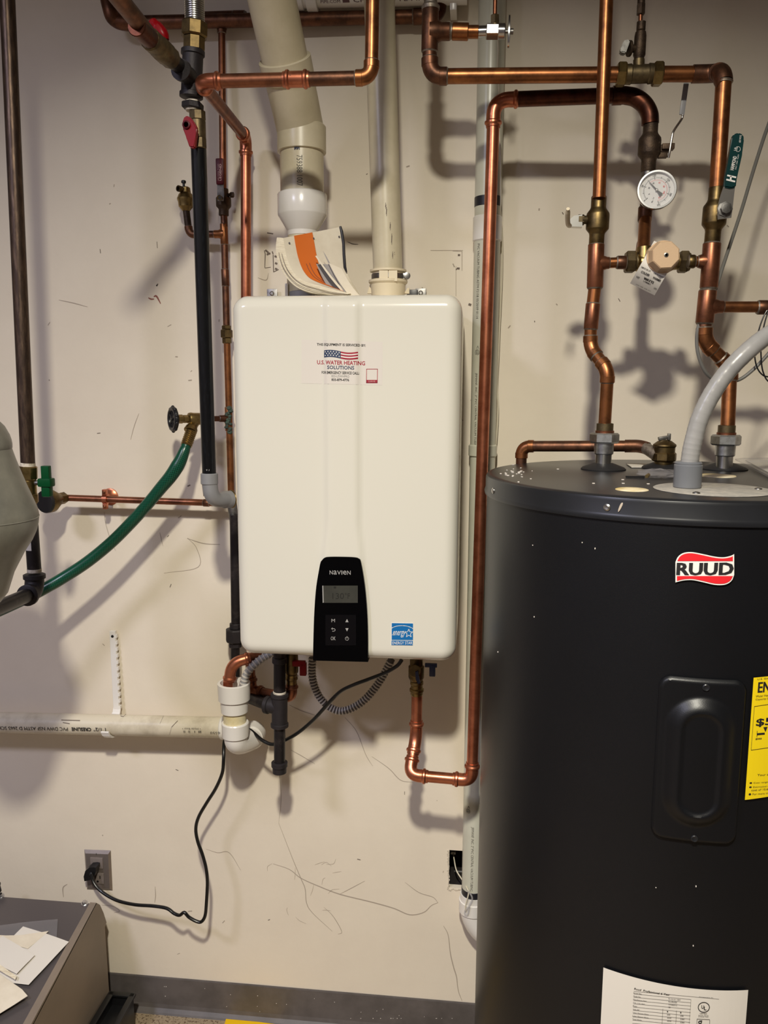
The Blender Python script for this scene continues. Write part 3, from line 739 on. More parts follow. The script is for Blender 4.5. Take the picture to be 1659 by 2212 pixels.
link('wire_clip', MB().box(W(979, 1842, .05), (.012, .006, .006)), 'wire_cream', w2, smooth=False)
mb = MB().tube(smooth_path([W(1012, 1925, -.072), W(1020, 1940, -.074), W(1014, 1955, -.074), W(1004, 1970, -.072), W(1010, 1975, -.074), W(1014, 1958, -.074)], 6), .0022, 8)
link('twisted_end', mb, 'film', w2)

# ================================================================ COPPER RUNS, UPPER LEFT
HDY = -.03
hd = thing('copper_header_pipe', 'dull copper pipe running level along the top of the wall behind the vents', 'pipe', W(600, 42, HDY))
rH = .0140
p0, pc, p1 = W(228, -22, HDY - .02), W(240, 50, HDY - .01), W(905, 36, HDY)
arcp = smooth_path([W(212, -330, HDY - .02), W(226, -60, HDY - .02), W(238, 22, HDY - .03), W(252, 44, HDY - .022), W(278, 50, HDY - .018), W(310, 49, HDY - .014)], 6)
link('elbow', MB().tube(arcp, rH * 1.12, 22), 'copper_dull', hd)
pipe(hd, W(305, 49, HDY - .014), p1, rH, 'copper_dull')
tee(hd, W(443, 43, HDY), W(505, 41, HDY), W(479, 72, HDY), rH, .0085, 'copper_dull')
coupling(hd, W(505, 41, HDY), W(530, 41, HDY), rH * 1.03, 'copper_dull')
coupling(hd, W(893, 36, HDY), W(921, 35, HDY), rH, 'copper_dull')
BY = -.05
bt = thing('copper_branch_pipe', 'thin weathered copper pipe dropping behind the black gas pipe to the heater side', 'pipe', W(479, 72, HDY))
rB = .0076
pipe(bt, W(479, 72, HDY), W(482, 412, BY), rB, 'copper_mid')
pipe(bt, W(483, 452, BY), W(485, 490, BY), rB, 'copper_dull')
tee(bt, W(483.5, 484, BY), W(485, 528, BY), W(463, 506, BY), rB, rB, 'copper_old')
pipe(bt, W(485, 525, BY), W(489.5, 712, BY), rB, 'copper_dull'); coupling(bt, W(486, 582, BY), W(487.5, 618, BY), rB, 'copper_dull')
pipe(bt, W(463, 506, BY), W(448, 506, BY), rB, 'copper_dull')
elbow(bt, W(448, 506, BY), W(409, 507, BY), W(403, 455, BY), rB, 'copper_dull')
pipe(bt, W(440, 506, BY), W(420, 506, BY), rB, 'copper_dull'); pipe(bt, W(407, 492, BY), W(402, 452, BY), rB, 'bronze_dark')
link('check_valve', MB().hexn(W(489, 703, BY), W(489.5, 712, BY), .0105).hexn(W(489.5, 712, BY), W(490, 730, BY), .0135).hexn(W(490, 730, BY), W(490.5, 742, BY), .0105), 'brass_old', bt, label='brass hex check valve')
pipe(bt, W(490.5, 740, BY), W(500, 1095, BY), rB, 'copper_old')
tee(bt, W(493.5, 880, BY), W(494.5, 930, BY), W(474, 904, BY), rB, rB * .9, 'copper_old')
mb = MB(); rv = random.Random(5)
for k in range(16):
    p = W(493 + rv.uniform(-3, 6), 882 + k * 3.4, BY - .006); mb.ellipsoid(p, (rv.uniform(.004, .007), rv.uniform(.005, .009), rv.uniform(.003, .006)), seg=7, rings=5)
link('corrosion_crust', mb, 'verdigris', bt, kind='stuff')
coupling(bt, W(500, 1080, BY), W(505, 1120, BY), rB * 1.3, 'steel_dull', name='adapter')
def ball_valve(name, label, cat, a, b, r, m, group=None, style='round'):
    """body from a to b; returns thing, middle, axis"""
    a, b = Vector(a), Vector(b); L = (b - a).length; d = (b - a).normalized(); t = thing(name, label, cat, a, group)
    body = MB().lathe(a, d, [(0, r * .62), (L * .02, r * .66), (L * .22, r * .66), (L * .26, r * .7), (L * .34, r * .98), (L * .37, r * 1.0), (L * .62, r * 1.0), (L * .66, r * .97), (L * .74, r * .72), (L * .78, r * .66), (L * .98, r * .66), (L, r * .62)], 26)
    link('valve_body', body, m, t)
    return t, (a + b) / 2, d
# lever valve on the branch
t, mid, d = ball_valve('lever_ball_valve', 'small bronze ball valve with dark red lever on the thin copper pipe', 'valve', W(482.5, 408, BY), W(483.5, 466, BY), .0165, 'bronze_dark')
link('drain_cap', MB().cyl(W(486, 421, BY - .003), W(500, 421, BY - .003), .0035, 12).hexn(W(497, 421, BY - .003), W(505, 421, BY - .003), .006), 'bronze_dark', t)
lv = MB(); Yl = BY - .036
lv.prism([W(469, 392, Yl), W(482, 392, Yl), W(484, 420, Yl + .008), W(482, 434, Yl + .008), W(470, 434, Yl + .008), W(469, 420, Yl + .008)], (0, .0025, 0)); lv.cyl(W(475, 427, BY), W(475, 427, Yl), .004, 12)
lev = link('lever', lv, 'steel_dull', t)
link('lever_nut', MB().hexn(W(474, 427, Yl + .012), W(474, 427, Yl), .0058), 'brass', lev)
gr = link('grip', MB().box((W(475, 342, Yl) + W(475, 399, Yl)) / 2, (S(475, 370, Yl) * 17, .007, (W(475, 342, Yl) - W(475, 399, Yl)).length), bev=.003), 'dark_red_grip', lev)
a, b = W(475, 396, Yl - .0042), W(475, 346, Yl - .0042)
mb = MB(); q = (b - a)
text_into(mb, 'LEGEND', lambda u, v: a + q * (.12 + .72 * u) + Vector((-1, 0, 0)) * (v * .0045 - .0032)); text_into(mb, '600 WOG  T-1001', lambda u, v: a + q * (.12 + .72 * u) + Vector((-1, 0, 0)) * (v * .0018 + .0028))
link('grip_lettering', mb, 'print_pink', gr, smooth=False)
# automatic air vent
av = thing('air_vent', 'small brass automatic air vent standing left of the black gas pipe', 'air vent', W(402, 455, BY))
ax = W(402, 430, BY); s = S(400, 430, BY)
link('vent_body', MB().lathe(W(402, 456, BY), (0, 0, 1), [(0, 8 * s), (4 * s, 11 * s), (9 * s, 15.5 * s), (19 * s, 16.5 * s), (22 * s, 18 * s), (26 * s, 18.5 * s), (29 * s, 17 * s), (34 * s, 15 * s), (38 * s, 11.5 * s), (48 * s, 10 * s), (50 * s, 7 * s)], 26), 'brass', av)
link('outlet_port', MB().lathe(W(396, 410, BY - .005), (-.5, -1, 0), [(0, 6 * s), (14 * s, 6.6 * s), (15 * s, 6.6 * s), (15 * s, 4.4 * s), (8 * s, 4.2 * s)], 18), 'brass_old', av)
link('vent_cap', MB().lathe(W(397, 404, BY - .006), (0, 0, 1), [(0, 2.6 * s), (7 * s, 2.6 * s), (8 * s, 5 * s), (12 * s, 5.2 * s), (13.5 * s, 4 * s)], 16), 'plastic_black', av)

# press-fit copper loop: down in front of the intake pipe, left, back to the wall, down behind the heater
rP = .0112; FY = -.43; KY = -.055
pr = thing('press_copper_pipe', 'bright press-fit copper pipe looping left from above and down behind the heater', 'pipe', W(530, 640, KY))
P0, P1, P2 = W(810, -330, FY), W(802, 168, FY), W(432, 176, FY)
P3 = W(531, 297, KY); P4 = W(531.5, 720, KY)
a, b = elbow(pr, P0, P1, P2, rP, 'copper_old', 'sweat')
pipe(pr, P0, a, rP, 'copper_old'); cp0, cp1 = W(669, 171, FY), W(612, 172, FY)
pipe(pr, b, cp0, rP, 'copper_dull'); coupling(pr, cp0, cp1, rP, 'copper_new', 'press')
mb = MB(); n_ = (Vector((0, -1, 0)));  text_on_tube(mb, '▌▌', W(623, 171, FY), W(632, 171, FY), rP * 1.145, n_, -.007, .002); link('ink_mark', mb, 'print_black', pr, smooth=False)
a, b = elbow(pr, P1, P2, P3, rP, 'copper_new', 'press')
pipe(pr, cp1, a, rP, 'copper_mid')
a2, b2 = elbow(pr, P2, P3, P4, rP, 'copper_new', 'press')
pipe(pr, b, a2, rP, 'copper_mid'); pipe(pr, b2, P4, rP, 'copper_new')

# ================================================================ GAS LINE
GY = -.37
fx = thing('corrugated_gas_hose', 'silver corrugated gas hose coming down at the top left', 'hose', W(420, 50, GY))
mb = MB(); sA = W(412, -330, GY); sB = W(421, 52, GY); n = 79; rings = []
path = [sA + (sB - sA) * (i / (n * 4)) for i in range(n * 4 + 1)]; s = S(420, 30, GY)
link('ribs', mb.tube(path, [21.5 * s if i % 4 < 2 else 18 * s for i in range(len(path))], 26), 'steel', fx, kind='stuff')
link('end_nut', MB().hexn(W(419.5, 82, GY), W(420.5, 48, GY), 29 * s, 8), 'brass_old', fx); link('end_fitting', MB().hexn(W(419, 112, GY), W(419.5, 80, GY), 24 * s, 8), 'brass_old', fx)
it = thing('iron_gas_tee', 'black iron pipe tee under the silver corrugated gas hose', 'pipe fitting', W(415, 215, GY))
r_i = 17 * s
tee(it, W(413, 212, GY), W(417, 108, GY), W(390, 150, GY - .045), r_i, r_i * .86, 'iron_fit', 'iron')
link('nipple', MB().cyl(W(416, 218, GY), W(417, 240, GY), r_i * .95, 20), 'tape_white', it, label='thread-taped pipe end')
link('hex_bushing', MB().hexn(W(416, 236, GY), W(416.5, 222, GY), 24 * s, 6), 'iron_fit', it)
uv_ = thing('red_wing_gas_valve', 'brass gas valve with red handle on the slanting pipe, top left', 'valve', W(345, 105, GY - .1))
ta, tb = W(392, 148, GY - .03), W(322, 82, GY - .16)
dd = (tb - ta).normalized(); LL = (tb - ta).length
link('nipple', MB().cyl(ta - dd * .01, ta + dd * .05, .0125, 18), 'iron_black', uv_)
link('valve_body', MB().lathe(ta + dd * .045, dd, [(0, .0165), (.003, .0175), (.02, .0175), (.022, .0185), (.045, .0185), (.047, .0175), (LL - .05, .0175), (LL - .047, .0155)], 12), 'brass_dull', uv_)
hs = ta + dd * .075 + Vector((0, .0, .018))
link('red_handle', MB().tube(smooth_path([W(358, 88, GY - .1), W(350, 72, GY - .1), W(338, 58, GY - .1), W(326, 46, GY - .1)], 4), [.006, .0075, .009, .0095] + [.010] * 5 + [.0085] * 3 + [.0055], 12), 'red_handle', uv_)
gl_ = thing('slanted_copper_pipe', 'dull copper pipe slanting up to the top left corner from the red gas valve', 'pipe', tb)
pipe(gl_, tb - dd * .03, tb + (W(232, -32, GY - .30) - tb) * 1.7, .0133, 'copper_dull'); link('coupling', MB().cyl(tb - dd * .012, tb + dd * .045, .0150, 22), 'copper_dark', gl_)
g2 = thing('red_lever_gas_valve', 'upright brass gas valve with red handle on top of the black gas pipe', 'valve', W(429, 320, GY))
s = S(425, 280, GY)
link('valve_body', MB().hexn(W(427, 262, GY), W(426, 240, GY), 18 * s, 8).lathe(W(428, 300, GY), (0, 0, 1), [(0, 15 * s), (2 * s, 17 * s), (36 * s, 17 * s), (38 * s, 15 * s)], 20).hexn(W(429, 323, GY), W(428, 298, GY), 18 * s, 8), 'brass_dull', g2)
link('valve_stem', MB().cyl(W(420, 276, GY), W(408, 276, GY - .026), 5 * s, 12), 'brass', g2)
hp = GY - .036
mb = MB().prism([W(*p, hp) for p in ((398, 250), (408, 250), (418, 262), (425, 276), (423, 290), (420, 319), (409, 318), (403, 300), (394, 276), (393, 264))], (0, .012, 0))
bmesh.ops.bevel(mb.bm, geom=list(mb.bm.edges), offset=.002, segments=2, affect='EDGES')
hh = link('red_handle', mb, 'red_handle', g2)
link('handle_screw', MB().lathe(W(403, 270, hp), (0, -1, 0), [(0, 8.5 * s), (.003, 8.5 * s), (.0035, 5.5 * s), (-.001, 5 * s), (-.001, 2 * s)], 18), 'dark_red_grip', hh); 
gp = thing('black_gas_pipe', 'tall glossy black gas pipe standing left of the white heater', 'pipe', W(452, 1030, -.30))
gA, gB = W(429, 322, GY), W(452, 1030, -.285)
pipe(gp, gA, gB, .0138, 'pipe_coated', seg=26, name='pipe_section')
mb = MB(); text_on_tube(mb, 'S', W(451.6, 1016, -.287), W(451.3, 1004, -.287), .0138, Vector((.1, -1, 0)), -.004, .003); link('pipe_print', mb, 'print_grey', gp, smooth=False)
ge = thing('grey_pipe_elbow', 'grey plastic pipe elbow at the foot of the black gas pipe', 'pipe fitting', W(455, 1090, -.285))
s = S(455, 1060, -.285)
pth = arc_corner(W(453, 1040, -.285), W(457, 1081, -.285), W(498, 1078, -.235), 24 * s, 10)
link('elbow_body', MB().tube([W(452.5, 1036, -.285)] + pth + [W(492, 1079, -.24)], 16.5 * s, 26).cyl(W(452.5, 1046, -.285), W(452, 1022, -.285), 18.5 * s, 26).cyl(W(482, 1080, -.248), W(499, 1078, -.232), 19 * s, 26), 'elbow_grey', ge)
link('sealing_ring', MB().torus(W(500, 1078, -.231), W(506, 1077.5, -.226) - W(494, 1078.5, -.236), 19 * s, 1.6 * s), 'brass', ge)

# black iron feed on the wall side of the heater
bi = thing('black_iron_gas_drop', 'black iron pipe with union passing behind the lower left heater edge', 'pipe', W(502, 1490, -.06))
IY = -.065
pipe(bi, W(506, 1112, IY), W(509, 1345, IY), .0105, 'iron_black'); pipe(bi, W(508, 1385, IY), W(508, 1482, IY), .0108, 'iron_black')
link('union', MB().hexn(W(508, 1386, IY), W(508, 1358, IY), .0225, 8).hexn(W(508, 1358, IY), W(508, 1346, IY), .0135, 8).hexn(W(508, 1398, IY), W(508, 1386, IY), .0155, 8), 'iron_fit', bi)
DY = -.17
elbow(bi, W(508, 1450, IY), W(508, 1494, IY), W(590, 1528, DY), .0108, 'iron_fit', 'iron', solder=False)
pipe(bi, W(520, 1500, IY - .016), W(586, 1526, DY + .006), .0128, 'iron_black')
dl = thing('gas_drip_leg', 'black iron gas pipe with tee and capped end hanging under the heater', 'pipe', W(604, 1670, DY))
rD = .0133
pipe(dl, W(604, 1405, DY), W(604, 1500, DY), rD, 'iron_black'); tee(dl, W(604, 1570, DY), W(604, 1497, DY), W(575, 1522, DY + .01), rD, rD, 'iron_fit', 'iron')
link('solder_ring', MB().cyl(W(604, 1499, DY), W(604, 1493, DY), rD * 1.1, 22), 'tape_white', dl)
pipe(dl, W(604, 1565, DY), W(604, 1645, DY), rD * .96, 'iron_black')
link('end_cap', MB().lathe(W(604, 1670, DY), (0, 0, 1), [(0, rD * .9), (.002, rD * 1.18), (.016, rD * 1.2), (.017, rD * 1.38), (.026, rD * 1.38), (.0275, rD * 1.1)], 24), 'iron_fit', dl)
link('union_nut', MB().cyl(W(604, 1432, DY), W(604, 1420, DY), rD * 1.25, 20), 'iron_fit', dl)

# ================================================================ BOILER DRAIN + HOSE
bd = thing('boiler_drain_valve', 'brass boiler drain valve with black handwheel left of the black gas pipe', 'valve', W(430, 905, -.09))
s = S(410, 905, -.09); X_ = Vector((1, 0, 0))
Yd0, Yd1 = -.135, -.052
def dpt(x): t = (x - 374) / (495 - 374); return W(x, 905 - (x - 410) * .01, Yd0 + (Yd1 - Yd0) * t)
pipe(bd, dpt(432), dpt(492), 6 * s, 'copper_dull'); coupling(bd, dpt(474), dpt(492), 6.4 * s, 'copper_dull')
ax_ = (dpt(480) - dpt(374)).normalized()
link('valve_body', MB().lathe(dpt(406), ax_, [(0, 9 * s), (2 * s, 13 * s), (6 * s, 14 * s), (12 * s, 13.2 * s), (28 * s, 12.8 * s), (34 * s, 11 * s), (40 * s, 8 * s)], 24).lathe(W(424, 908, -.098), W(408, 936, -.125) - W(424, 908, -.098), [(0, 10 * s), (14 * s, 9.5 * s), (20 * s, 11 * s), (24 * s, 13.5 * s), (32 * s, 14 * s), (33 * s, 11 * s)], 22), 'brass', bd)
link('packing_nut', MB().hexn(dpt(384), dpt(395), 9.5 * s).hexn(dpt(395), dpt(407), 8.5 * s), 'brass', bd)
wc = dpt(374); hw = MB().torus(wc, ax_, 22 * s, 5 * s, 40, 10)
_, u_, v_ = frame_of(ax_)
for k in range(10):
    a_ = k * PI / 5; hw.ellipsoid(wc + (u_ * math.cos(a_) + v_ * math.sin(a_)) * 25 * s, (4 * s, 4 * s, 4 * s), seg=10, rings=6)
for k in range(3):
    a_ = k * PI / 3; q = (u_ * math.cos(a_) + v_ * math.sin(a_)) * 22 * s; hw.tube([wc - q, wc + q], 3.2 * s, 8)
hw.cyl(wc - ax_ * 5 * s, dpt(386), 4 * s, 12)
link('handwheel', hw, 'plastic_black', bd)
hs_ = thing('green_garden_hose', 'green braided garden hose curving down left from the brass drain valve', 'hose', W(403, 968, -.13))
th0, th1 = W(413, 932, -.12), W(402, 963, -.135)
dd = (th1 - th0); n = 8; prof = []
for k in range(n): prof += [(dd.length * k / n, 12.5 * s), (dd.length * (k + .5) / n, 11 * s)]
link('threaded_end', MB().lathe(th0, dd, prof + [(dd.length, 12 * s)], 22), 'brass', hs_)
hp_ = [(403, 960, -.134), (398, 974, -.14), (388, 998, -.145), (370, 1027, -.15), (346, 1056, -.15), (318, 1090, -.15), (284, 1128, -.15), (240, 1172, -.155), (190, 1213, -.165), (140, 1246, -.18), (95, 1272, -.2), (50, 1295, -.22), (0, 1318, -.25), (-50, 1340, -.28)]
pth = smooth_path([W(*p) for p in hp_], 10); k = len(pth)
rad = [(.0108 if i < 5 else .0108 + min((i - 5) / 18, 1) * .0042) if i < 24 else .0150 - min((i - 24) / 20, 1) * .0018 for i in range(k)]
link('hose_tube', MB().tube(pth, rad, 24, uv=True), 'hose_green', hs_)

# ================================================================ LEFT SIDE: IRON RISER, VALVES, EXPANSION TANK
LY = -.355
li = thing('iron_riser_pipe', 'tall dark steel pipe at the left edge of the wall', 'pipe', W(60, 1003, LY))
pipe(li, W(1, -330, LY), W(60.5, 1006, LY), .0137, 'iron_rusty', seg=26, name='pipe_section')
link('taped_thread', MB().cyl(W(60, 1012, LY), W(60, 999, LY), .0142, 22), 'tape_white', li)
gv = thing('green_handle_valve', 'upright brass ball valve with green handle near the left edge', 'valve', W(62, 1094, LY))
s = S(60, 1045, LY)
link('valve_body', MB().hexn(W(60.5, 1036, LY), W(60, 1007, LY), 20.5 * s, 8).lathe(W(63, 1080, LY), (0, 0, 1), [(0, 14 * s), (2 * s, 17 * s), (42 * s, 17 * s), (46 * s, 14 * s)], 20).hexn(W(64, 1087, LY), W(63, 1066, LY), 19 * s, 8), 'brass', gv)
link('valve_stem', MB().cyl(W(70, 1043, LY), W(88, 1043, LY), 5.5 * s, 14), 'steel_dull', gv)
mb = MB().box(W(100, 1026, LY), (18 * s, .012, 40 * s), bev=.002).box(W(100, 1042, LY), (30 * s, 24 * s, 19 * s), bev=.004).box(W(102, 1060, LY), (19 * s, .016, 26 * s), bev=.003)
link('green_handle', mb, 'green_handle', gv)
sv = thing('brass_wall_valve', 'round brass fitting with black ring behind the green handle', 'valve', W(110, 1082, -.09))
q0, q1 = W(98, 1084, -.115), W(146, 1074, -.05); ad = (q1 - q0).normalized(); s = S(110, 1080, -.09)
link('brass_body', MB().lathe(q0, ad, [(0, 24 * s), (5 * s, 25 * s), (16 * s, 25 * s), (34 * s, 15 * s), (40 * s, 12 * s)], 28).hexn(q0 + ad * 36 * s, q0 + ad * 56 * s, 13 * s), 'brass_old', sv)
link('black_ring', MB().lathe(q0 - ad * 4 * s, ad, [(0, 14 * s), (0, 23 * s), (3 * s, 24.5 * s), (9 * s, 24.5 * s), (9 * s, 14 * s)], 30), 'rubber_black', sv)
link('steel_disc', MB().lathe(q0 + ad * 2 * s, ad, [(0, 13.5 * s), (2 * s, 13.8 * s)], 24), 'steel_dull', sv)
sh = thing('thin_copper_wall_pipe', 'thin copper pipe running level near the wall from the green handle valve', 'pipe', W(300, 1080, -.05))
cA, cB = W(134, 1075, -.055), W(448, 1086, -.05)
pipe(sh, cA, cB, .0078, 'copper_mid'); pipe(sh, cB, W(492, 1088, -.05), .0078, 'copper_mid')
coupling(sh, W(440, 1086, -.05), W(452, 1086.5, -.05), .0078, 'copper_dull')
rg = thing('copper_pipe_hanger', 'copper split-ring hanger holding the thin copper pipe to the wall', 'pipe hanger', W(240, 1072, -.01))
pc_ = W(228, 1078, -.054); s = S(235, 1075, -.04)
link('wall_flange', MB().lathe(W(238, 1073, -.0005), (0, -1, 0), [(0, 19 * s), (.002, 18.5 * s), (.004, 14 * s), (.012, 8 * s), (.030, 5.5 * s)], 30).cyl(W(238, 1073, -.02), pc_ + Vector((.004, .012, 0)), .004, 12), 'copper_new', rg)
link('split_ring', MB().lathe(pc_ - Vector((.0055, 0, 0)), (1, 0, 0), [(0, .0095), (0, .0112), (.011, .0112), (.011, .0095)], 24).box(pc_ + Vector((0, -.002, .0165)), (.010, .012, .014), bev=.002).box(pc_ + Vector((0, -.002, -.0165)), (.010, .012, .014), bev=.002), 'copper_new', rg)
mb = MB()
for dz in (.017, -.017): mb.lathe(pc_ + Vector((0, -.008, dz)), (0, -1, 0), [(0, .0038), (.0015, .0036), (.003, .0018)], 12)
link('screw', mb, 'copper_mid', rg)
ll = thing('lower_iron_pipe', 'black iron pipe with white sticker and elbow below the green handle valve', 'pipe', W(75, 1235, LY))
pipe(ll, W(64, 1085, LY), W(74.5, 1236, LY), .0135, 'iron_black', seg=26, name='pipe_section')
link('taped_thread', MB().cyl(W(74.3, 1236, LY), W(74, 1228, LY), .0139, 22), 'tape_white', ll)
st = MB(); z0, z1 = W(70, 1187, LY).z, W(66, 1138, LY).z; cx_ = W(70, 1165, LY).x
for i in range(8):
    a0, a1 = [-PI / 2 - .75 + 1.05 * (i + j) / 8 for j in (0, 1)]
    st.flat([(cx_ + .0139 * math.cos(a), LY + .0139 * math.sin(a), z) for a, z in ((a0, z0), (a1, z0), (a1, z1), (a0, z1))])
link('sticker', st, 'label_white', ll, smooth=False)
mb = MB(); text_on_tube(mb, '|||||| - - - -', (cx_, LY, z1 - .006), (cx_, LY, z0 + .008), .0142, Vector((-.3, -1, 0)), -.003, .002); link('sticker_print', mb, 'print_black', ll, smooth=False)
eC, eE = W(76, 1279, LY), W(-45, 1330, LY - .22)
elbow(ll, W(74, 1240, LY), eC, eE, .0142, 'iron_fit', 'iron', k=2.6, solder=False)
pipe(ll, eC + (eE - eC).normalized() * .03, eE, .0140, 'iron_black', name='pipe_section')
et = thing('expansion_tank', 'grey-olive rounded expansion tank at the left edge of the photo', 'tank', W(-60, 1110, -.62))
EY = -.62; c = W(-66, 1115, EY); s = S(0, 1110, EY)
axis = Vector((.02, 0, 1)).normalized()
link('tank_shell', MB().lathe(c - axis * 205 * s, axis, [((1320 - y) * s, r * s) for y, r in ((1320, 30), (1308, 55), (1288, 70), (1242, 85), (1226, 93), (1195, 109), (1170, 125), (1150, 134), (1135, 138), (1118, 140), (1103, 138), (1076, 128), (1045, 116), (1017, 106), (990, 97), (968, 90.5), (966, 91.5), (957, 91.5), (948, 90), (938, 87), (920, 78), (907, 66), (895, 45), (890, 20))], 48), 'expansion_paint', et)
link('weld_seam', MB().torus(c - axis * 3 * s, axis, 139.5 * s, 1.4 * s, 48, 8), 'expansion_paint', et)

# ================================================================ RIGHT SIDE: HOT LOOP, RISERS, MIXING VALVE
QY = -.27
q = thing('copper_hot_loop', 'copper pipe with tee running level to the right above the grey tank', 'pipe', W(930, 168, QY))
rL = .0134
tee(q, W(928, 112, QY), W(930, 12, QY), W(972, 68, QY), rL, rL, 'copper_dull')
link('top_cap', MB().lathe(W(930, 22, QY), (0, 0, 1), [(0, .0160), (.006, .0168), (.010, .0125), (.018, .0115), (.02, .0135), (.56, .0135)], 22), 'solder', q, label='silvery soldered reducer')
link('elbow', MB().tube(smooth_path([W(921, 35, HDY), W(938, 33, HDY - .01), W(948, 18, HDY - .012), W(948, -20, HDY - .012)], 6), .0155, 20), 'copper_dark', q)
Q1, Q2 = W(929, 165, QY), W(1541, 160, QY)
a, b = elbow(q, W(928, 70, QY), Q1, Q2, rL, 'copper_dull')
tA, tB = W(1336, 161, QY), W(1428, 160, QY)
pipe(q, W(928, 112, QY), a, rL, 'copper_dull'); pipe(q, b, tA, rL, 'copper_old'); 
RY = -.325; Q3 = W(1564, 152, RY); Q4 = W(1549, 405, RY)
rR = .0133
# end of the level pipe turns toward the room, then down
pa = W(1530, 160, QY)
pipe(q, tB, W(1502, 160, QY), rL, 'copper_old')
link('elbow', MB().tube([W(1496, 160, QY)] + arc_corner(W(1500, 160, QY), W(1545, 159, QY), Q3, .018) + [W(1553, 156, QY - .045)], rL * 1.14, 22), 'copper_dull', q)
link('elbow', MB().tube([W(1550, 157, QY - .035)] + arc_corner(W(1548, 158, QY - .03), Q3, Q4, .022) + [W(1563, 176, RY)], rL * 1.17, 22), 'copper_dull', q)
link('solder_ring', MB().cyl(W(1563, 180, RY), W(1563.5, 174, RY), rR * 1.13, 22), 'solder', q)
pipe(q, W(1563, 176, RY), Q4, rR, 'copper_old')
# branch to the stop valve
pipe(q, W(970, 68, QY), W(1034, 68, QY), .0095, 'copper_dark'); link('coupling', MB().cyl(W(977, 68, QY), W(1012, 69, QY), .0148, 22), 'copper_old', q); link('solder_ring', MB().cyl(W(972, 68, QY), W(978, 68, QY), .0128, 22), 'solder', q)
link('reducer', MB().cyl(W(1010, 69, QY), W(1034, 69, QY), .0112, 20), 'copper_old', q)
sp = thing('chrome_stop_valve', 'small chrome stop valve with oval handle at the end of the top copper branch', 'valve', W(1060, 68, QY))
s = S(1060, 68, QY); dx_ = W(1100, 68, QY) - W(1030, 68, QY)
link('valve_body', MB().cyl(W(1032, 69, QY), W(1054, 68, QY), 12 * s, 20).hexn(W(1050, 68, QY), W(1078, 68, QY), 17 * s, 6).cyl(W(1076, 68, QY), W(1091, 68, QY), 16 * s, 20), 'chrome', sp)
link('stem', MB().cyl(W(1090, 68, QY), W(1104, 68, QY), 4 * s, 12), 'steel_dull', sp)
mb = MB().lathe(W(1096, 68, QY), dx_, [(0, 6 * s), (1.5 * s, 15 * s), (5 * s, 15 * s), (7 * s, 6 * s)], 24, hint=(0, 0, 1))
for v in mb.bm.verts: v.co.z = 1 * (v.co.z - W(1100, 68, QY).z) * 2.2 + W(1100, 68, QY).z
link('handle', mb, 'chrome', sp)
link('handle_screw', MB().cyl(W(1101, 68, QY), W(1109, 68, QY), 6 * s, 14), 'steel_dull', sp)
link('compression_nut', MB().hexn(W(1069, 52, QY), W(1069, 33, QY), 10 * s, 6).cyl(W(1069, 56, QY), W(1069, 50, QY), 8 * s), 'brass_dull', sp)
pt_ = thing('thin_copper_tube', 'thin copper tube rising from the chrome stop valve', 'tube', W(1069, 34, QY))
pipe(pt_, W(1069, 38, QY), W(1075, -330, QY), 4.5 * s, 'copper_mid')
# union tee + mini valve
ut = thing('union_tee', 'bronze tee with two brass union nuts on the level copper pipe', 'pipe fitting', W(1382, 162, QY))
s = S(1380, 160, QY)
link('tee_body', MB().lathe(W(1350, 161, QY), X_, [(0, 20 * s), (12 * s, 21 * s), (14 * s, 19 * s), (48 * s, 19 * s), (50 * s, 21 * s), (62 * s, 20 * s)], 26).cyl(W(1380, 150, QY), W(1380, 128, QY), 12 * s, 20), 'brass_dull', ut)
link('union_nut', MB().hexn(W(1332, 161, QY), W(1352, 161, QY), 26 * s, 6, hint=(0, -.6, .8)), 'brass', ut); link('union_nut', MB().hexn(W(1410, 160, QY), W(1431, 160, QY), 26 * s, 6, hint=(0, -.6, .8)), 'brass', ut)
mv = thing('mini_ball_valve', 'small bronze valve with wing handle on top of the union tee', 'valve', W(1380, 128, QY))
link('valve_body', MB().lathe(W(1380, 130, QY), (0.02, 0, 1), [(0, 10 * s), (6 * s, 11 * s), (10 * s, 13 * s), (48 * s, 12.5 * s), (56 * s, 11 * s), (58 * s, 8 * s), (60 * s, 9.5 * s), (76 * s, 9.5 * s), (77 * s, 6 * s)], 20).cyl(W(1378, 105, QY), W(1358, 105, QY - .004), 8 * s, 16).cyl(W(1362, 105, QY - .004), W(1357, 105, QY - .005), 16 * s, 20), 'bronze_dark', mv)
mb = MB().prism([W(*p, QY - .014) for p in ((1347, 88), (1353, 84), (1361, 86), (1360, 92), (1352, 114), (1341, 112), (1340, 106))], (0, .016, 0))
bmesh.ops.bevel(mb.bm, geom=list(mb.bm.edges), offset=.0015, segments=2, affect='EDGES')
link('wing_handle', mb, 'steel_dull', mv)
mt = thing('copper_gauge_tube', 'thin copper tube with bronze nut rising to the top of the frame', 'tube', W(1383, 54, QY))
pipe(mt, W(1383, 58, QY), W(1384, 26, QY), 4.4 * s, 'copper_mid'); link('compression_nut', MB().hexn(W(1384, 32, QY), W(1385, 8, QY), 9 * s).cyl(W(1385, 9, QY), W(1395, -330, QY), 8 * s), 'bronze_dark', mt)

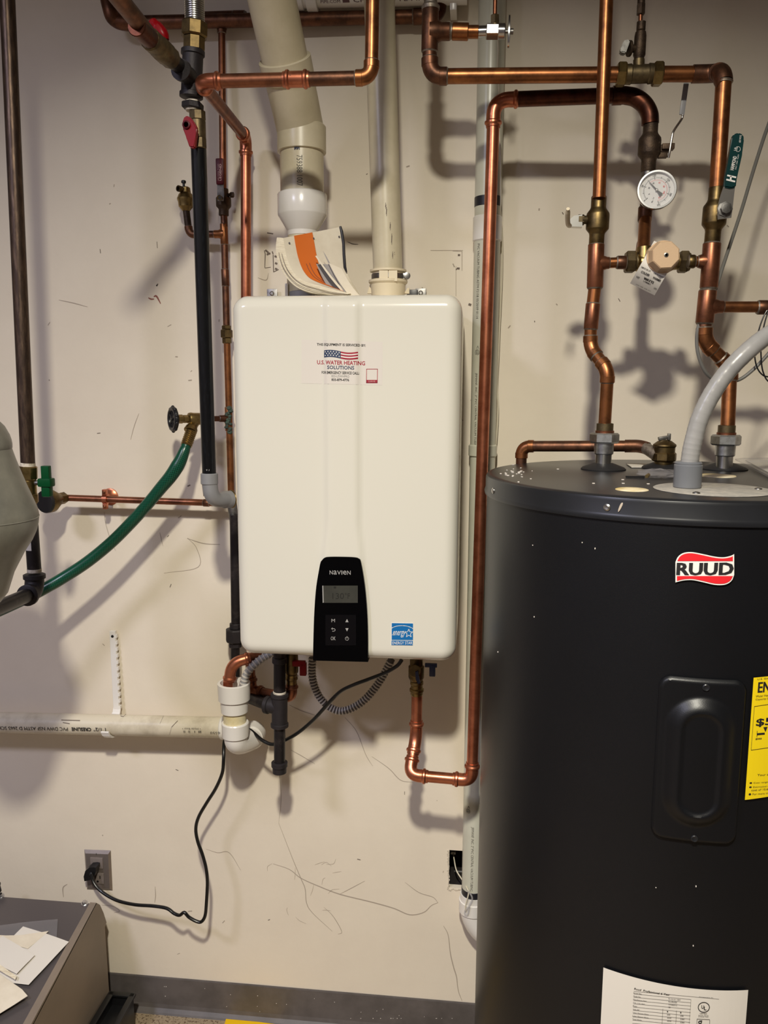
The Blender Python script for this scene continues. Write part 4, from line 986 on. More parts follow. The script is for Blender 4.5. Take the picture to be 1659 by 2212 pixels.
# cold riser (left) in front
LYR = -.33; rC = .0113
cr_ = thing('left_copper_riser', 'aged copper riser passing in front of the level pipes, left tank connection', 'pipe', W(1305, 915, -.345))
pipe(cr_, W(1322.4, -330, LYR), W(1294, 428, LYR), rC, 'copper_old')
CYV = -.32
tee(cr_, W(1285, 622, CYV), W(1288, 528, CYV), W(1316, 568, CYV), rC * 1.12, rC * .82, 'copper_mid')
pipe(cr_, W(1314, 568, CYV), W(1337, 567, CYV), rC * .82, 'copper_old'); coupling(cr_, W(1333, 567, CYV), W(1352, 567, CYV), rC * .92, 'copper_dull')
pipe(cr_, W(1285, 620, CYV), W(1280, 662, CYV), rC, 'copper_old'); coupling(cr_, W(1281, 656, CYV), W(1276, 711, CYV), rC, 'copper_mid')
run(cr_, [W(1276, 708, CYV), W(1275, 752, CYV), W(1313, 800, -.35), W(1306, 918, -.345)], rC, 'copper_old', 'copper_old', k=1.9)
lvv, mid, d = ball_valve('left_riser_ball_valve', 'brass ball valve with pale sideways lever on the left copper riser', 'valve', W(1288, 532, CYV), W(1294, 424, CYV), .0202, 'brass_old')
link('stem_nut', MB().cyl(W(1270, 475, CYV), W(1256, 475, CYV - .002), .0075, 16).hexn(W(1262, 475, CYV), W(1248, 475, CYV), .0095), 'brass_dull', lvv)
mb = MB().prism([W(*p, CYV - .008) for p in ((1258, 463), (1258, 490), (1236, 489), (1226, 484), (1226, 478), (1240, 466))], (0, .016, 0))
link('lever', mb, 'steel', lvv, smooth=False)
link('lever_tip', MB().tube(smooth_path([W(1231, 488, CYV - .02), W(1227, 484, CYV - .05), W(1226, 468, CYV - .07), W(1227, 451, CYV - .09)], 5), [.003] + [.0042] * 13 + [.003] * 2, 12), 'plastic_cream', lvv, label='cream lever end')
# right riser
rr2 = thing('right_copper_riser', 'aged copper riser with side tee on the right above the tank', 'pipe', W(1572, 918, -.33))
rS = .0128
tee(rr2, W(1531, 622, RY), W(1538, 526, RY), W(1508, 565, RY), rS * 1.06, rC * .82, 'copper_mid')
pipe(rr2, W(1508, 565, RY), W(1492, 565, RY), rC * .82, 'copper_old'); coupling(rr2, W(1500, 565, RY), W(1487, 565, RY), rC * .92, 'brass_old')
pipe(rr2, W(1531, 620, RY), W(1528, 632, RY), rS, 'copper_old')
tee(rr2, W(1522, 698, RY), W(1529, 628, RY), W(1562, 663, RY), rS * 1.08, rC * .86, 'copper_mid')
pipe(rr2, W(1560, 663, RY), W(1645, 663, RY), rC * .86, 'copper_old'); coupling(rr2, W(1637, 664, RY), W(1665, 664, RY), rC * .98, 'copper_dull'); pipe(rr2, W(1660, 664, RY), W(1740, 664, RY), rC * .86, 'copper_old')
pipe(rr2, W(1523, 696, RY), W(1521, 706, RY), rS, 'copper_dull')
run(rr2, [W(1522, 700, RY), W(1521, 738, RY), W(1577, 793, RY + .008), W(1572, 921, -.33)], rS * .98, 'copper_old', 'copper_old', k=1.9)
gvv, mid, d = ball_valve('green_lever_ball_valve', 'brass ball valve with long green lever on the right copper riser', 'valve', W(1538, 527, RY), W(1549, 404, RY), .0205, 'brass_old')
Yg = RY - .045
mb = MB().cyl(W(1553, 462, RY), W(1558, 461, Yg), .006, 14)
mb.prism([W(*p, y_) for p, y_ in (((1563, 403), Yg - .004), ((1588, 402), Yg - .004), ((1583, 446), Yg), ((1580, 470), Yg), ((1551, 474), Yg), ((1550, 450), Yg), ((1556, 424), Yg))], (0, .0028, 0))
lv2 = link('lever', mb, 'steel', gvv)
mb = MB().lathe(W(1566, 452, Yg - .0002), (0, -1, 0), [(0, .0125), (.002, .0125), (.0025, .009), (.009, .0085), (.0095, .005)], 8); link('lever_nut', mb, 'steel_dull', lv2)
mb = MB().prism([W(*p, Yg - .007) for p in ((1564, 404), (1567, 380), (1576, 330), (1581, 296), (1586, 289), (1596, 286), (1606, 290), (1608, 300), (1603, 335), (1593, 380), (1590, 404), (1580, 407))], (0, .010, 0))
bmesh.ops.bevel(mb.bm, geom=list(mb.bm.edges), offset=.002, segments=2, affect='EDGES')
gg = link('grip', mb, 'green_grip', lv2)
Yt = Yg - .0078; mb = MB()
def along(x0, y0, x1, y1, wpx, Y):     # text box from photo point to photo point, letters rise to the left of travel
    a, b = W(x0, y0, Y), W(x1, y1, Y); d = b - a; n = Vector((-d.z, 0, d.x)).normalized() * (wpx * S(x0, y0, Y))
    return lambda u, v: a + d * u + n * v
text_into(mb, 'HAMMOND', along(1585, 368, 1592, 338, 8, Yt), bold=.015); text_into(mb, 'PAT. NO. 4,653', along(1591, 366, 1597, 334, 3, Yt)); text_into(mb, 'UL', along(1592, 326, 1594, 318, 7, Yt)); text_into(mb, '600 WOG', along(1600, 308, 1602, 292, 4, Yt))
for (x0, y0), (x1, y1) in (((1572, 379), (1589, 383)), ((1570, 388), (1587, 392)), ((1579, 381), (1578, 390))): stroke(mb, [(x0, y0), (x1, y1)], Yt, 3.6)
stroke(mb, [(1594 + 5.5 * math.cos(t * PI / 6), 322 + 5.5 * math.sin(t * PI / 6)) for t in range(12)], Yt, .8, True)
link('grip_lettering', mb, 'print_white', gg, smooth=False)

# mixing valve between the risers
MY = -.30
mx = thing('mixing_valve', 'brass mixing valve with tan adjusting cap between the two copper risers', 'valve', W(1415, 568, MY))
s = S(1415, 568, MY)
link('valve_body', MB().lathe(W(1372, 567, MY), X_, [(0, 17 * s), (4 * s, 19 * s), (10 * s, 16 * s), (20 * s, 17 * s), (34 * s, 24 * s), (66 * s, 24 * s), (80 * s, 17 * s), (90 * s, 16 * s), (96 * s, 19 * s)], 26).lathe(W(1392, 556, MY + .003), (-.05, 0, 1), [(-10 * s, 19 * s), (12 * s, 17 * s), (22 * s, 16 * s)], 22).lathe(W(1417, 566, MY), (0, -1, 0), [(0, 24 * s), (16 * s, 24 * s), (18 * s, 22 * s), (40 * s, 20 * s)], 26), 'brass', mx)
for xa, xb in ((1350, 1372), (1466, 1486)):
    link('union_nut', MB().hexn(W(xa, 566, MY), W(xb, 566, MY), 25 * s, 6, hint=(0, -.5, .85)).cyl(W(xb - 2, 566, MY), W(xb + 4, 566, MY), 19 * s), 'brass_dull', mx)
cY0, cY1 = MY - 40 * s, MY - 88 * s
cc = W(1417, 566, MY)
mb = MB().lathe((cc.x, cY0, cc.z), (0, -1, 0), [(0, 33 * s), (4 * s, 33.5 * s), (30 * s, 33 * s)], 30)
mb.lathe((cc.x, cY0 - 28 * s, cc.z), (0, -1, 0), [(0, 33.2 * s), (4 * s, 33 * s), (26 * s, 28.5 * s), (28 * s, 26.5 * s)], 8, hint=(math.sin(.35), 0, math.cos(.35)))
cap = link('adjusting_cap', mb, 'plastic_tan', mx)
ct = Vector((cc.x, cY0 - 56 * s, cc.z))
link('cap_screw', MB().lathe(ct, (0, -1, 0), [(-.001, 4.6 * s), (.0008, 4.6 * s), (.0012, 2.6 * s), (0, 2.4 * s)], 16), 'steel_dull', cap)
# curved paper tag
def tagpt(u, v):   # u across 0..1, v along 0..1 (top -> bottom)
    x = 1413 + (1466 - 1413) * u + (1361 - 1413) * v + (0 if v < .6 else 0); y = 520 + (546 - 520) * u + (612 - 520) * v
    Y = MY - .046 - .010 * math.sin(PI * min(v * 1.0, 1)) + .030 * max(0, v - .55) ** 1.5 * 2.2 - .004 * (u - .5)
    return W(x, y, Y)
Pt = [[tagpt(i / 8, j / 16) for j in range(17)] for i in range(9)]
# keep it clear of the body by cutting away the cap hole visually: sheet sits behind the cap
tg = link('hang_tag', MB().grid(Pt, thick=(0, .0006, 0)), 'label_white', mx)
def tagtext(s_, u0, v0, u1, v1, m, mb, **kw):
    return text_into(mb, s_, lambda u, v: tagpt(u0 + (u1 - u0) * u, v1 + (v0 - v1) * v) + Vector((0, -.0010, 0)), **kw)
mb = MB()
tagtext('COLDER', .14, .66, .48, .71, 'print_black', mb, bold=.02); tagtext('WARMER', .62, .66, .94, .71, 'print_black', mb, bold=.02)
tagtext('REMOVE CAP, LIFT', .06, .58, .44, .62, 'print_black', mb, bold=.01); tagtext('CAP TO ADJUST', .56, .58, .97, .62, 'print_black', mb, bold=.01)
tagtext('WATTS', .34, .755, .74, .805, 'print_black', mb, bold=.01, heavy=.012); tagtext('LFMMV', .38, .825, .68, .85, 'print_black', mb, bold=.01); tagtext('UPC', .84, .855, .96, .89, 'print_black', mb, bold=.01); tagtext('NSF', .08, .80, .2, .84, 'print_black', mb, bold=.01)
tagtext('LEAD FREE  ASSE 1017', .2, .955, .8, .972, 'print_black', mb)
link('tag_lettering', mb, 'print_black', tg, smooth=False)
mo = thing('mixed_water_pipe', 'short dark copper pipe rising from the mixing valve behind the dial', 'pipe', W(1388, 545, -.28))
GYv = -.235
pipe(mo, W(1389, 556, -.296), W(1394, 470, GYv), rC, 'copper_old'); coupling(mo, W(1388, 548, -.290), W(1390, 528, GYv), rC, 'copper_mid'); coupling(mo, W(1392.5, 478, GYv), W(1394, 448, GYv), rC, 'copper_dull')
pipe(mo, W(1394, 470, GYv), W(1400, 366, GYv), rC * .98, 'copper_dark'); link('silver_nipple', MB().cyl(W(1398, 400, GYv), W(1400, 370, GYv), rC * 1.08, 20), 'steel_dull', mo)
bz_, mid, d = ball_valve('bronze_ball_valve', 'dark bronze ball valve with thin wire lever above the dial', 'valve', W(1400, 372, GYv), W(1406, 262, GYv), .0205, 'bronze_dark')
link('stem_block', MB().box(W(1433, 322, GYv), (.020, .014, .013), bev=.002).box(W(1442, 318, GYv - .004), (.022, .018, .010), bev=.001).box(W(1431, 336, GYv), (.016, .012, .009), bev=.001), 'bronze_dark', bz_)
mb = MB().tube(smooth_path([W(1444, 341, GYv - .01), W(1447, 325, GYv - .012), W(1452, 295, GYv - .012), W(1456, 282, GYv - .01), W(1472, 258, GYv), W(1475, 248, GYv)], 5), .0022, 10)
link('lever', mb, 'steel', bz_)
link('lever_sleeve', MB().box((W(1474, 250, GYv) + W(1481, 178, GYv + .02)) / 2, (.0095, .004, (W(1474, 248, GYv) - W(1481, 178, GYv)).length), fr=((Vector((.995, 0, -.09))), Vector((0, 1, 0)), Vector((.09, 0, .995))), bev=.0018), 'plastic_grey', bz_)
# dial thermometer
dt = thing('dial_thermometer', 'round silver-rimmed dial thermometer facing the room beside the copper risers', 'thermometer', W(1417, 413, -.26))
DYg = -.288; dc = W(1417.5, 413, DYg); s = S(1417, 413, DYg); dn = Vector((-.12, -1, .04)).normalized()
link('stem', MB().cyl(W(1399, 410, GYv), dc - dn * .006, .006, 14), 'steel_dull', dt)
case = link('case', MB().lathe(dc - dn * .008, dn, [(0, 34 * s), (.002, 38.5 * s), (.013, 39.5 * s), (.016, 41 * s), (.0185, 41.5 * s), (.0205, 40 * s), (.0205, 36.5 * s), (.016, 36 * s), (.012, 35.5 * s)], 44), 'chrome', dt)
fo = dc + dn * .0055; _, fu, fv = frame_of(dn, (.33, 0, .94))   # dial turned a little clockwise
fr_ = fu.cross(dn) if False else dn.cross(fu) * -1
fx_ = fu.cross(dn).normalized()
def dial(r, deg, o=.0): a = math.radians(deg); return fo + dn * o + (fu * math.cos(a) + fx_ * -math.sin(a) * -1) * (r * s)
if (fx_.x < 0): fx_ = -fx_
def dial(r, deg, o=.0): a = math.radians(deg); return fo + dn * o + (fu * math.cos(a) + fx_ * math.sin(a)) * (r * s)
face = link('dial_face', MB().lathe(fo - dn * .001, dn, [(0, 36 * s), (.001, 36 * s)], 40), 'dial_face', case, smooth=False)
mb, mr = MB(), MB()
def tick(mb, r0, r1, deg, wd):
    a, b = dial(r0, deg, .0006), dial(r1, deg, .0006); t = (b - a).normalized().cross(dn) * wd * s; mb.flat([a - t, a + t, b + t, b - t])
for k in range(51):
    deg = -150 + 300 * k / 50; tick(mb, 25 if k % 10 else 23, 27.5 if k % 5 else 28.5, deg, .35 if k % 5 else .6)
    if k > 14: tick(mr, 20.5, 22.5, deg, .3)
def numeral(mb, txt, r, deg, h):
    a = math.radians(deg); o = dial(r, deg, .0007); ur = fu * math.cos(a) + fx_ * math.sin(a); rx = fx_ * math.cos(a) - fu * math.sin(a); wd = h * .55 * len(txt)
    text_into(mb, txt, lambda u, v: o + rx * ((u - .5) * wd * s) + ur * ((v - .5) * h * s), bold=.015)
for i, txt in enumerate(('0', '50', '100', '150', '200', '250')): numeral(mb, txt, 31.2, -150 + 60 * i, 4.2)
for i, txt in enumerate(('0', '20', '40', '60', '80', '100', '120')): numeral(mr if i > 2 else mb, txt, 16.5, -135 + 45 * i, 3.6)
numeral(mb, 'F', 24, 180, 5); numeral(mb, 'C', 17, 180, 4)
link('dial_marks', mb, 'print_black', face, smooth=False); link('red_marks', mr, 'label_red', face, smooth=False)
n0 = -62
a, b = dial(24, n0, .003), dial(-15, n0, .003); t = (a - b).normalized().cross(dn)
mb = MB().prism([a - t * .5 * s, a + t * .5 * s, dial(0, 0, .003) + t * 1.4 * s, dial(0, 0, .003) - t * 1.4 * s], dn * .0005).prism([dial(-3, n0, .003) - t * 1.4 * s, dial(-3, n0, .003) + t * 1.4 * s, b + t * 4.2 * s, b - t * 4.2 * s], dn * .0005)
nd = link('needle', mb, 'print_black', face, smooth=False)
link('needle_hub', MB().lathe(fo, dn, [(0, 3 * s), (.004, 3 * s), (.005, 1.5 * s)], 16), 'chrome', face)
link('glass', MB().lathe(fo + dn * .0085, dn, [(0, 36.2 * s), (.0012, 36.2 * s)], 40), 'glass', case, smooth=False)

# press-fit hot outlet: from heater valve, down, forward, right, up, across
hp_t = thing('tall_press_copper_pipe', 'long bright copper pipe rising from the heater bottom right to the upper bronze valve', 'pipe', W(1018, 1683, -.205))
rT = .0121
A_, B_, C_, D_, E_ = W(901, 1490, -.15), W(899, 1592, -.15), W(884, 1674, -.200), W(1019, 1686, -.205), W(1064, 240, -.205)
F_, G_, H_ = W(1067, 216, -.205), W(1398, 205, -.222), W(1405, 268, GYv)
E_ = F_
a, b = elbow(hp_t, A_, B_, C_, rT, 'copper_new', 'press', k=2.1); pipe(hp_t, A_, a, rT, 'copper_new')
a2, b2 = elbow(hp_t, B_, C_, D_, rT, 'copper_new', 'press', k=2.3); pipe(hp_t, b, a2, rT, 'copper_new')
a3, b3 = elbow(hp_t, C_, D_, F_, rT, 'copper_new', 'press', k=2.3); pipe(hp_t, b2, a3, rT, 'copper_new')
a4, b4 = elbow(hp_t, D_, F_, G_, rT, 'copper_new', 'press', k=3.0); pipe(hp_t, b3, a4, rT, 'copper_new')
rK = .0140
a5, b5 = W(1336, 206, -.220), W(1404, 262, GYv)
pipe(hp_t, b4, a5, rK, 'copper_dark')
link('elbow', MB().tube([W(1330, 206, -.220)] + smooth_path([W(1350, 206, -.222), W(1372, 211, -.225), W(1392, 226, -.230), W(1403, 247, GYv), W(1404.5, 268, GYv)], 6), rK * 1.12, 22).lathe(W(1322, 206.5, -.219), X_, [(0, rK), (.001, rK * 1.2), (.018, rK * 1.2), (.019, rK)], 22), 'copper_dark', hp_t)

# ================================================================ UNDER THE HEATER
vR = thing('cold_service_valve', 'brass service valve with blue handles under the right end of the heater', 'valve', W(899, 1498, -.15))
s = S(899, 1460, -.15)
link('valve_body', MB().lathe(W(899, 1472, -.15), (0, 0, 1), [(0, 12 * s), (4 * s, 14 * s), (10 * s, 17 * s), (34 * s, 17 * s), (36 * s, 14 * s), (60 * s, 14 * s)], 22).cyl(W(897, 1449, -.15), W(896, 1450, -.185), 13 * s, 20), 'brass_old', vR)
link('press_end', MB().lathe(W(900, 1502, -.15), (0, 0, 1), [(0, 12 * s), (3 * s, 13.5 * s), (8 * s, 13.5 * s), (10 * s, 15.5 * s), (15 * s, 15.5 * s), (17 * s, 13 * s), (24 * s, 13 * s), (26 * s, 14.5 * s), (32 * s, 14 * s)], 22), 'brass', vR)
mb = MB().prism([W(*p, -.19) for p in ((897, 1452), (903, 1450), (906, 1470), (908, 1476), (903, 1478), (898, 1468))], (0, .008, 0)).box(W(931, 1437, -.15), (26 * s, .008, 8 * s), bev=.001).box(W(934, 1448, -.15), (13 * s, .01, 26 * s), bev=.002)
link('blue_handle', mb, 'blue_handle', vR)
vH = thing('hot_service_valve', 'brass service valve with red handle under the left half of the heater', 'valve', W(630, 1482, -.17))
VHY = -.145; s = S(630, 1460, VHY)
link('valve_body', MB().lathe(W(630, 1456, VHY), (0, 0, 1), [(0, 11 * s), (4 * s, 14 * s), (8 * s, 14.5 * s), (30 * s, 14.5 * s), (50 * s, 14 * s)], 22), 'brass_old', vH)
link('press_end', MB().lathe(W(630, 1484, VHY), (0, 0, 1), [(0, 10 * s), (3 * s, 11.5 * s), (16 * s, 11.5 * s), (18 * s, 13.5 * s), (22 * s, 13.5 * s), (24 * s, 12 * s), (28 * s, 13 * s), (30 * s, 11 * s)], 22), 'brass', vH)
link('red_handle', MB().box(W(646, 1433, VHY - .012), (28 * s, .012, 12 * s), bev=.002).box(W(655, 1445, VHY - .012), (14 * s, .012, 28 * s), bev=.002), 'red_handle', vH)
hk = thing('copper_relief_elbow', 'copper elbow run passing behind the gas drip leg under the heater', 'pipe', W(630, 1480, VHY))
rr3 = .0110
run(hk, [W(630, 1478, VHY), W(630, 1507, VHY), W(543, 1491, -.10), W(540, 1425, -.10)], rr3, 'copper_mid', 'copper_mid', 'press', k=1.9)
dn_ = thing('copper_drain_elbow', 'bright copper elbow bending into the white drain cup under the heater', 'pipe', W(493, 1490, -.16))
FYn = -.16
elbow(dn_, W(560, 1416, FYn + .02), W(500, 1432, FYn), W(492, 1500, FYn), .0112, 'copper_new', 'press', k=2.8); pipe(dn_, W(493, 1462, FYn), W(492, 1500, FYn), .0112, 'copper_new'); pipe(dn_, W(528, 1424, FYn + .01), W(565, 1415, FYn + .03), .0112, 'copper_mid')
def corrugated(name, label, pts, r, rib, m_in='conduit_dark', n=6):
    t = thing(name, label, 'hose', pts[0]); path = smooth_path(pts, 14)
    L = [0]
    for i in range(1, len(path)): L.append(L[-1] + (path[i] - path[i - 1]).length)
    link('groove_tube', MB().tube(path, r * .84, 18), m_in, t)
    mb = MB(); N = int(L[-1] / rib); j = 0
    for k in range(N):
        d = (k + .5) * rib
        while j < len(L) - 2 and L[j + 1] < d: j += 1
        p = path[j].lerp(path[j + 1], (d - L[j]) / max(L[j + 1] - L[j], 1e-9)); ax = path[j + 1] - path[j]; w_ = rib * .26
        mb.lathe(p - ax.normalized() * w_, ax, [(0, r * .84), (w_ * .4, r), (w_ * 1.6, r), (w_ * 2, r * .84)], 18, caps=False)
    link('ribs', mb, 'plastic_rib', t, kind='stuff'); return t
dm('plastic_rib', (192, 186, 178), 0.45); dm('groove_shade', (74, 68, 66), 0.5)  # second colour paints the shade between hose ribs onto the inner tube
corrugated('condensate_hose', 'grey corrugated hose looping down under the heater in a U shape', [W(x, y, -.12) for x, y in ((675, 1420), (674, 1455), (679, 1482), (691, 1507), (711, 1527), (735, 1536), (760, 1530), (786, 1513), (810, 1486), (829, 1457), (846, 1424))], .0095, .0072, 'groove_shade')
corrugated('short_drain_hose', 'short grey corrugated hose slanting into the white drain cup', [W(x, y, y_) for x, y, y_ in ((590, 1408, -.145), (568, 1421, -.15), (548, 1437, -.16), (532, 1457, -.165), (522, 1490, -.165))], .0095, .0088, 'plastic_grey')
dc_ = thing('white_drain_cup', 'white plastic drain cup with trap elbow receiving the copper elbow and short hose', 'drain', W(507, 1620, FYn))
s = S(507, 1530, FYn); cx0 = W(506, 1510, FYn)
zc = lambda y: W(507, y, FYn).z
link('cup', MB().lathe((cx0.x, FYn, zc(1537)), (0, 0, 1), [(0, 26 * s), (1 * s, 29 * s), (zc(1511) - zc(1537), 30 * s), (zc(1510) - zc(1537), 34 * s), (zc(1474) - zc(1537) - 1 * s, 35 * s), (zc(1474) - zc(1537), 33.5 * s), (zc(1474) - zc(1537), 29 * s), (zc(1500) - zc(1537), 28 * s), (zc(1505) - zc(1537), 5 * s)], 40), 'pvc_white', dc_)
link('primed_pipe', MB().cyl((cx0.x, FYn, zc(1565)), (cx0.x, FYn, zc(1535)), 24.5 * s, 32), 'pvc_primer', dc_, label='yellowed pipe section')
link('coupling', MB().lathe((cx0.x + .001, FYn, zc(1590)), (0, 0, 1), [(0, 27 * s), (1 * s, 28.5 * s), (zc(1561) - zc(1590), 29.5 * s), (zc(1559) - zc(1590), 28 * s), (zc(1559) - zc(1590), 24 * s)], 36), 'pvc_white', dc_)
mb = MB(); e_ = smooth_path([Vector((cx0.x + .001, FYn, zc(1586))), Vector((cx0.x + .002, FYn + .003, zc(1602))), Vector((cx0.x + .008, FYn + .022, zc(1612))), W(545, 1595, -.09), W(546, 1592, -.06)], 7); mb.tube(e_, 25 * s, 30)
mb.lathe(W(541, 1593, -.095), (0, 1, 0), [(0, 24 * s), (0, 28 * s), (.03, 28 * s), (.031, 24 * s)], 32)
link('trap_elbow', mb, 'pvc_white', dc_)
dp = thing('horizontal_drain_pipe', 'scuffed white plastic drain pipe running left along the wall to the drain cup', 'pipe', W(240, 1570, -.07))
PY = -.07; pA_, pB_ = W(-60, 1559, PY), W(500, 1572, PY + .004); rW = .0250
pipe(dp, pA_, pB_, rW, 'pvc_dirty', seg=34, name='pipe_section'); 
link('drain_tee', MB().cyl(W(520, 1573, PY + .004), W(478, 1572, PY + .004), rW * 1.12, 32), 'pvc_white', dp)
mb = MB(); fc = Vector((.1, -1, .12)); nn = [('CRESLINE', 207, 165, .03), ('PVC DWV NSF ASTM D 2665 SCH 40', 157, -5, 0), ('1 1/2"', 238, 212, .01)]
for txt, xa, xb, bo in nn: text_on_tube(mb, txt, W(xa, 1562 + xa * .013, PY), W(xb, 1562 + xb * .013, PY), rW, fc, .0005, .0095, bold=bo)
text_on_tube(mb, '0350', W(482, 1571, PY), W(461, 1570.5, PY), rW, fc, .0035, .009)
text_on_tube(mb, '• Made Easy •', W(441, 1569, PY), W(402, 1569, PY), rW, fc, -.0045, -.001)
rb_ = random.Random(4)
aa, bb = W(402, 1570, PY), W(440, 1570.5, PY)
for k in range(18):
    u0 = k / 18; 
    if rb_.random() < .72:
        fn = lambda u, v, u0=u0: None
        P_ = []
        for du, t in ((0, 5.5), (.028 + .02 * rb_.random(), 5.5), (0, 9.5), (0, 9.5)): pass
        wd = .02 + .022 * rb_.random(); nrm_ = fc.normalized(); qv = nrm_.cross((bb - aa).normalized())
        for u, v in ((u0, -.0015), (u0 + wd, -.0015), (u0 + wd, -.0065), (u0, -.0065)):
            P_.append(aa + (bb - aa) * u + (nrm_ * math.cos(v / rW) + Vector((0, 0, 1)) * math.sin(v / rW)) * (rW + .0004))
        mb.flat(P_)
link('pipe_print', mb, 'print_black', dp, smooth=False)
mb = MB()
for pts in (((262, 1544), (268, 1546), (274, 1541)), ((355, 1544), (352, 1556)), ((388, 1552), (378, 1562), (374, 1578)), ((140, 1549), (180, 1550)), ((145, 1553), (160, 1555))):
    for (x0, y0), (x1, y1) in zip(pts, pts[1:]):
        P0_, P1_ = W(x0, y0, PY), W(x1, y1, PY)
        def on(p, dz): z = p.z - (pA_.z + (pB_.z - pA_.z) * ((p.x - pA_.x) / (pB_.x - pA_.x))) + dz; z = max(min(z, rW * .98), -rW * .98); return Vector((p.x, PY - math.sqrt(rW * rW - z * z) - .0004, p.z + dz))
        mb.flat([on(P0_, .0007), on(P0_, -.0007), on(P1_, -.0007), on(P1_, .0007)])
link('scratches', mb, 'scuff', dp, kind='stuff', smooth=False)
ph = thing('pipe_strap', 'notched white plastic strap with two dark screws holding the drain pipe', 'strap', W(248, 1450, -.01))
sA_, sB_ = W(244, 1362, -.008), W(253, 1535, -.014)
zz = (sA_ - sB_).normalized(); xx = Vector((0, 1, 0)).cross(zz); 
mb = MB().box((sA_ + sB_) / 2, (.0145, .010, (sA_ - sB_).length), fr=(xx, Vector((0, 1, 0)), zz), bev=.0012)
for k in range(12):
    mb.box(sB_ + (sA_ - sB_) * ((k + .6) / 12.4) + xx * .0085, (.004, .009, .0085), fr=(xx, Vector((0, 1, 0)), zz))
link('strap_bar', mb, 'pvc_white', ph, smooth=False)
for y in (1374.5, 1439.5): link('screw', MB().lathe(W(243 if y < 1400 else 246.5, y, -.013), (0, -1, 0), [(0, .0036), (.0012, .0034), (.0018, .002)], 12), 'plastic_black', ph)
mb = MB(); hx_ = W(240, 1568, PY).x
jp = [W(253, 1530, -.014), W(251, 1545, -.030)] + [Vector((hx_ + .006 - k * .0016, PY + (rW + .003) * math.cos(t), W(240, 1566, PY).z + (rW + .003) * math.sin(t))) for k, t in enumerate([PI * .3, PI * .0, -PI * .25, -PI * .5, -PI * .66, -PI * .8, -PI * .92])]
for i in range(len(jp) - 1):
    a, b = jp[i], jp[i + 1]; d = (b - a); mb.box((a + b) / 2, (.019, .0045, d.length * 1.12), fr=(Vector((1, 0, 0)), Vector((1, 0, 0)).cross(d.normalized()) * -1, d.normalized()))
link('hook', mb, 'pvc_white', ph)
pcd = thing('power_cord', 'black power cord drooping from under the heater to the wall outlet', 'cord', W(437, 1990, -.1))
cp_ = [(868, 1425, -.20), (858, 1438, -.20), (835, 1452, -.20), (800, 1466, -.20), (765, 1479, -.20), (738, 1492, -.19), (718, 1510, -.18), (700, 1530, -.17), (675, 1557, -.16), (645, 1582, -.15), (618, 1598, -.145), (590, 1608, -.14), (568, 1600, -.13), (550, 1585, -.115), (538, 1576, -.10), (520, 1570, -.022), (500, 1574, -.022), (488, 1590, -.03), (484, 1605, -.075), (483, 1640, -.10), (480, 1670, -.10), (466, 1703, -.10), (446, 1735, -.10), (429, 1765, -.10), (423, 1790, -.10), (427, 1817, -.10), (437, 1845, -.10), (445, 1875, -.10), (448, 1905, -.10), (446, 1950, -.10), (443, 1978, -.10), (435, 1991, -.10), (424, 1990, -.10), (408, 1981, -.10), (398, 1971, -.10), (388, 1977, -.095), (376, 1973, -.09), (360, 1962, -.085), (330, 1957, -.08), (290, 1954, -.07), (250, 1944, -.06), (217, 1924, -.05), (202, 1905, -.042), (197, 1888, -.036)]
link('cord', MB().tube(smooth_path([W(*p) for p in cp_], 5), .0041, 12), 'cord_black', pcd)
mb = MB().prism([W(*p, -.004) for p in ((203, 1861), (212, 1860), (217.5, 1861), (218, 1868), (214, 1880), (204, 1888), (193, 1890), (191.5, 1880), (195, 1868))], (0, -.028, 0)).tube([W(198, 1880, -.022), W(197, 1892, -.034)], [.0075, .005], 14)
bmesh.ops.bevel(mb.bm, geom=[e for e in mb.bm.edges if len(e.link_faces) == 2 and e.calc_face_angle(0) > 1.2], offset=.002, segments=2, affect='EDGES')
link('plug', mb, 'plastic_black', pcd)
ol = thing('wall_outlet', 'brushed grey wall outlet with the black plug in its upper socket', 'outlet', W(212, 1880, 0))
o4 = [W(182, 1835, -.001), W(239, 1837, -.001), W(243, 1923.5, -.001), W(188, 1921, -.001)]
oc = sum(o4, Vector()) / 4
mb = MB(); ring0 = [p.copy() for p in o4]; ring1 = [oc + (p - oc) * .86 + Vector((0, -.005, 0)) for p in o4]; mb.ring_strip([ring0, ring1])
pl_ = link('cover_plate', mb, 'outlet_steel', ol, smooth=False)
mb = MB()
for cx1, cy1 in ((209, 1864), (211, 1897)):
    mb.box(W(cx1, cy1, -.0065), (.034, .004, .030), bev=.0015)
link('receptacle', mb, 'outlet_plastic', ol)
mb = MB()
for cx1, cy1 in ((211, 1897),):
    for dx in (-5, 5): mb.box(W(cx1 + dx, cy1 - 2, -.0088), (.0022, .0006, .008))
    mb.lathe(W(cx1, cy1 + 7, -.0086), (0, -1, 0), [(0, .003), (.0006, .003)], 14)
mb.box(W(208, 1845, -.0062), (.001, .0006, .005)); mb.box(W(213, 1917.5, -.0062), (.001, .0006, .005))
link('slots', mb, 'plastic_black', ol, smooth=False)

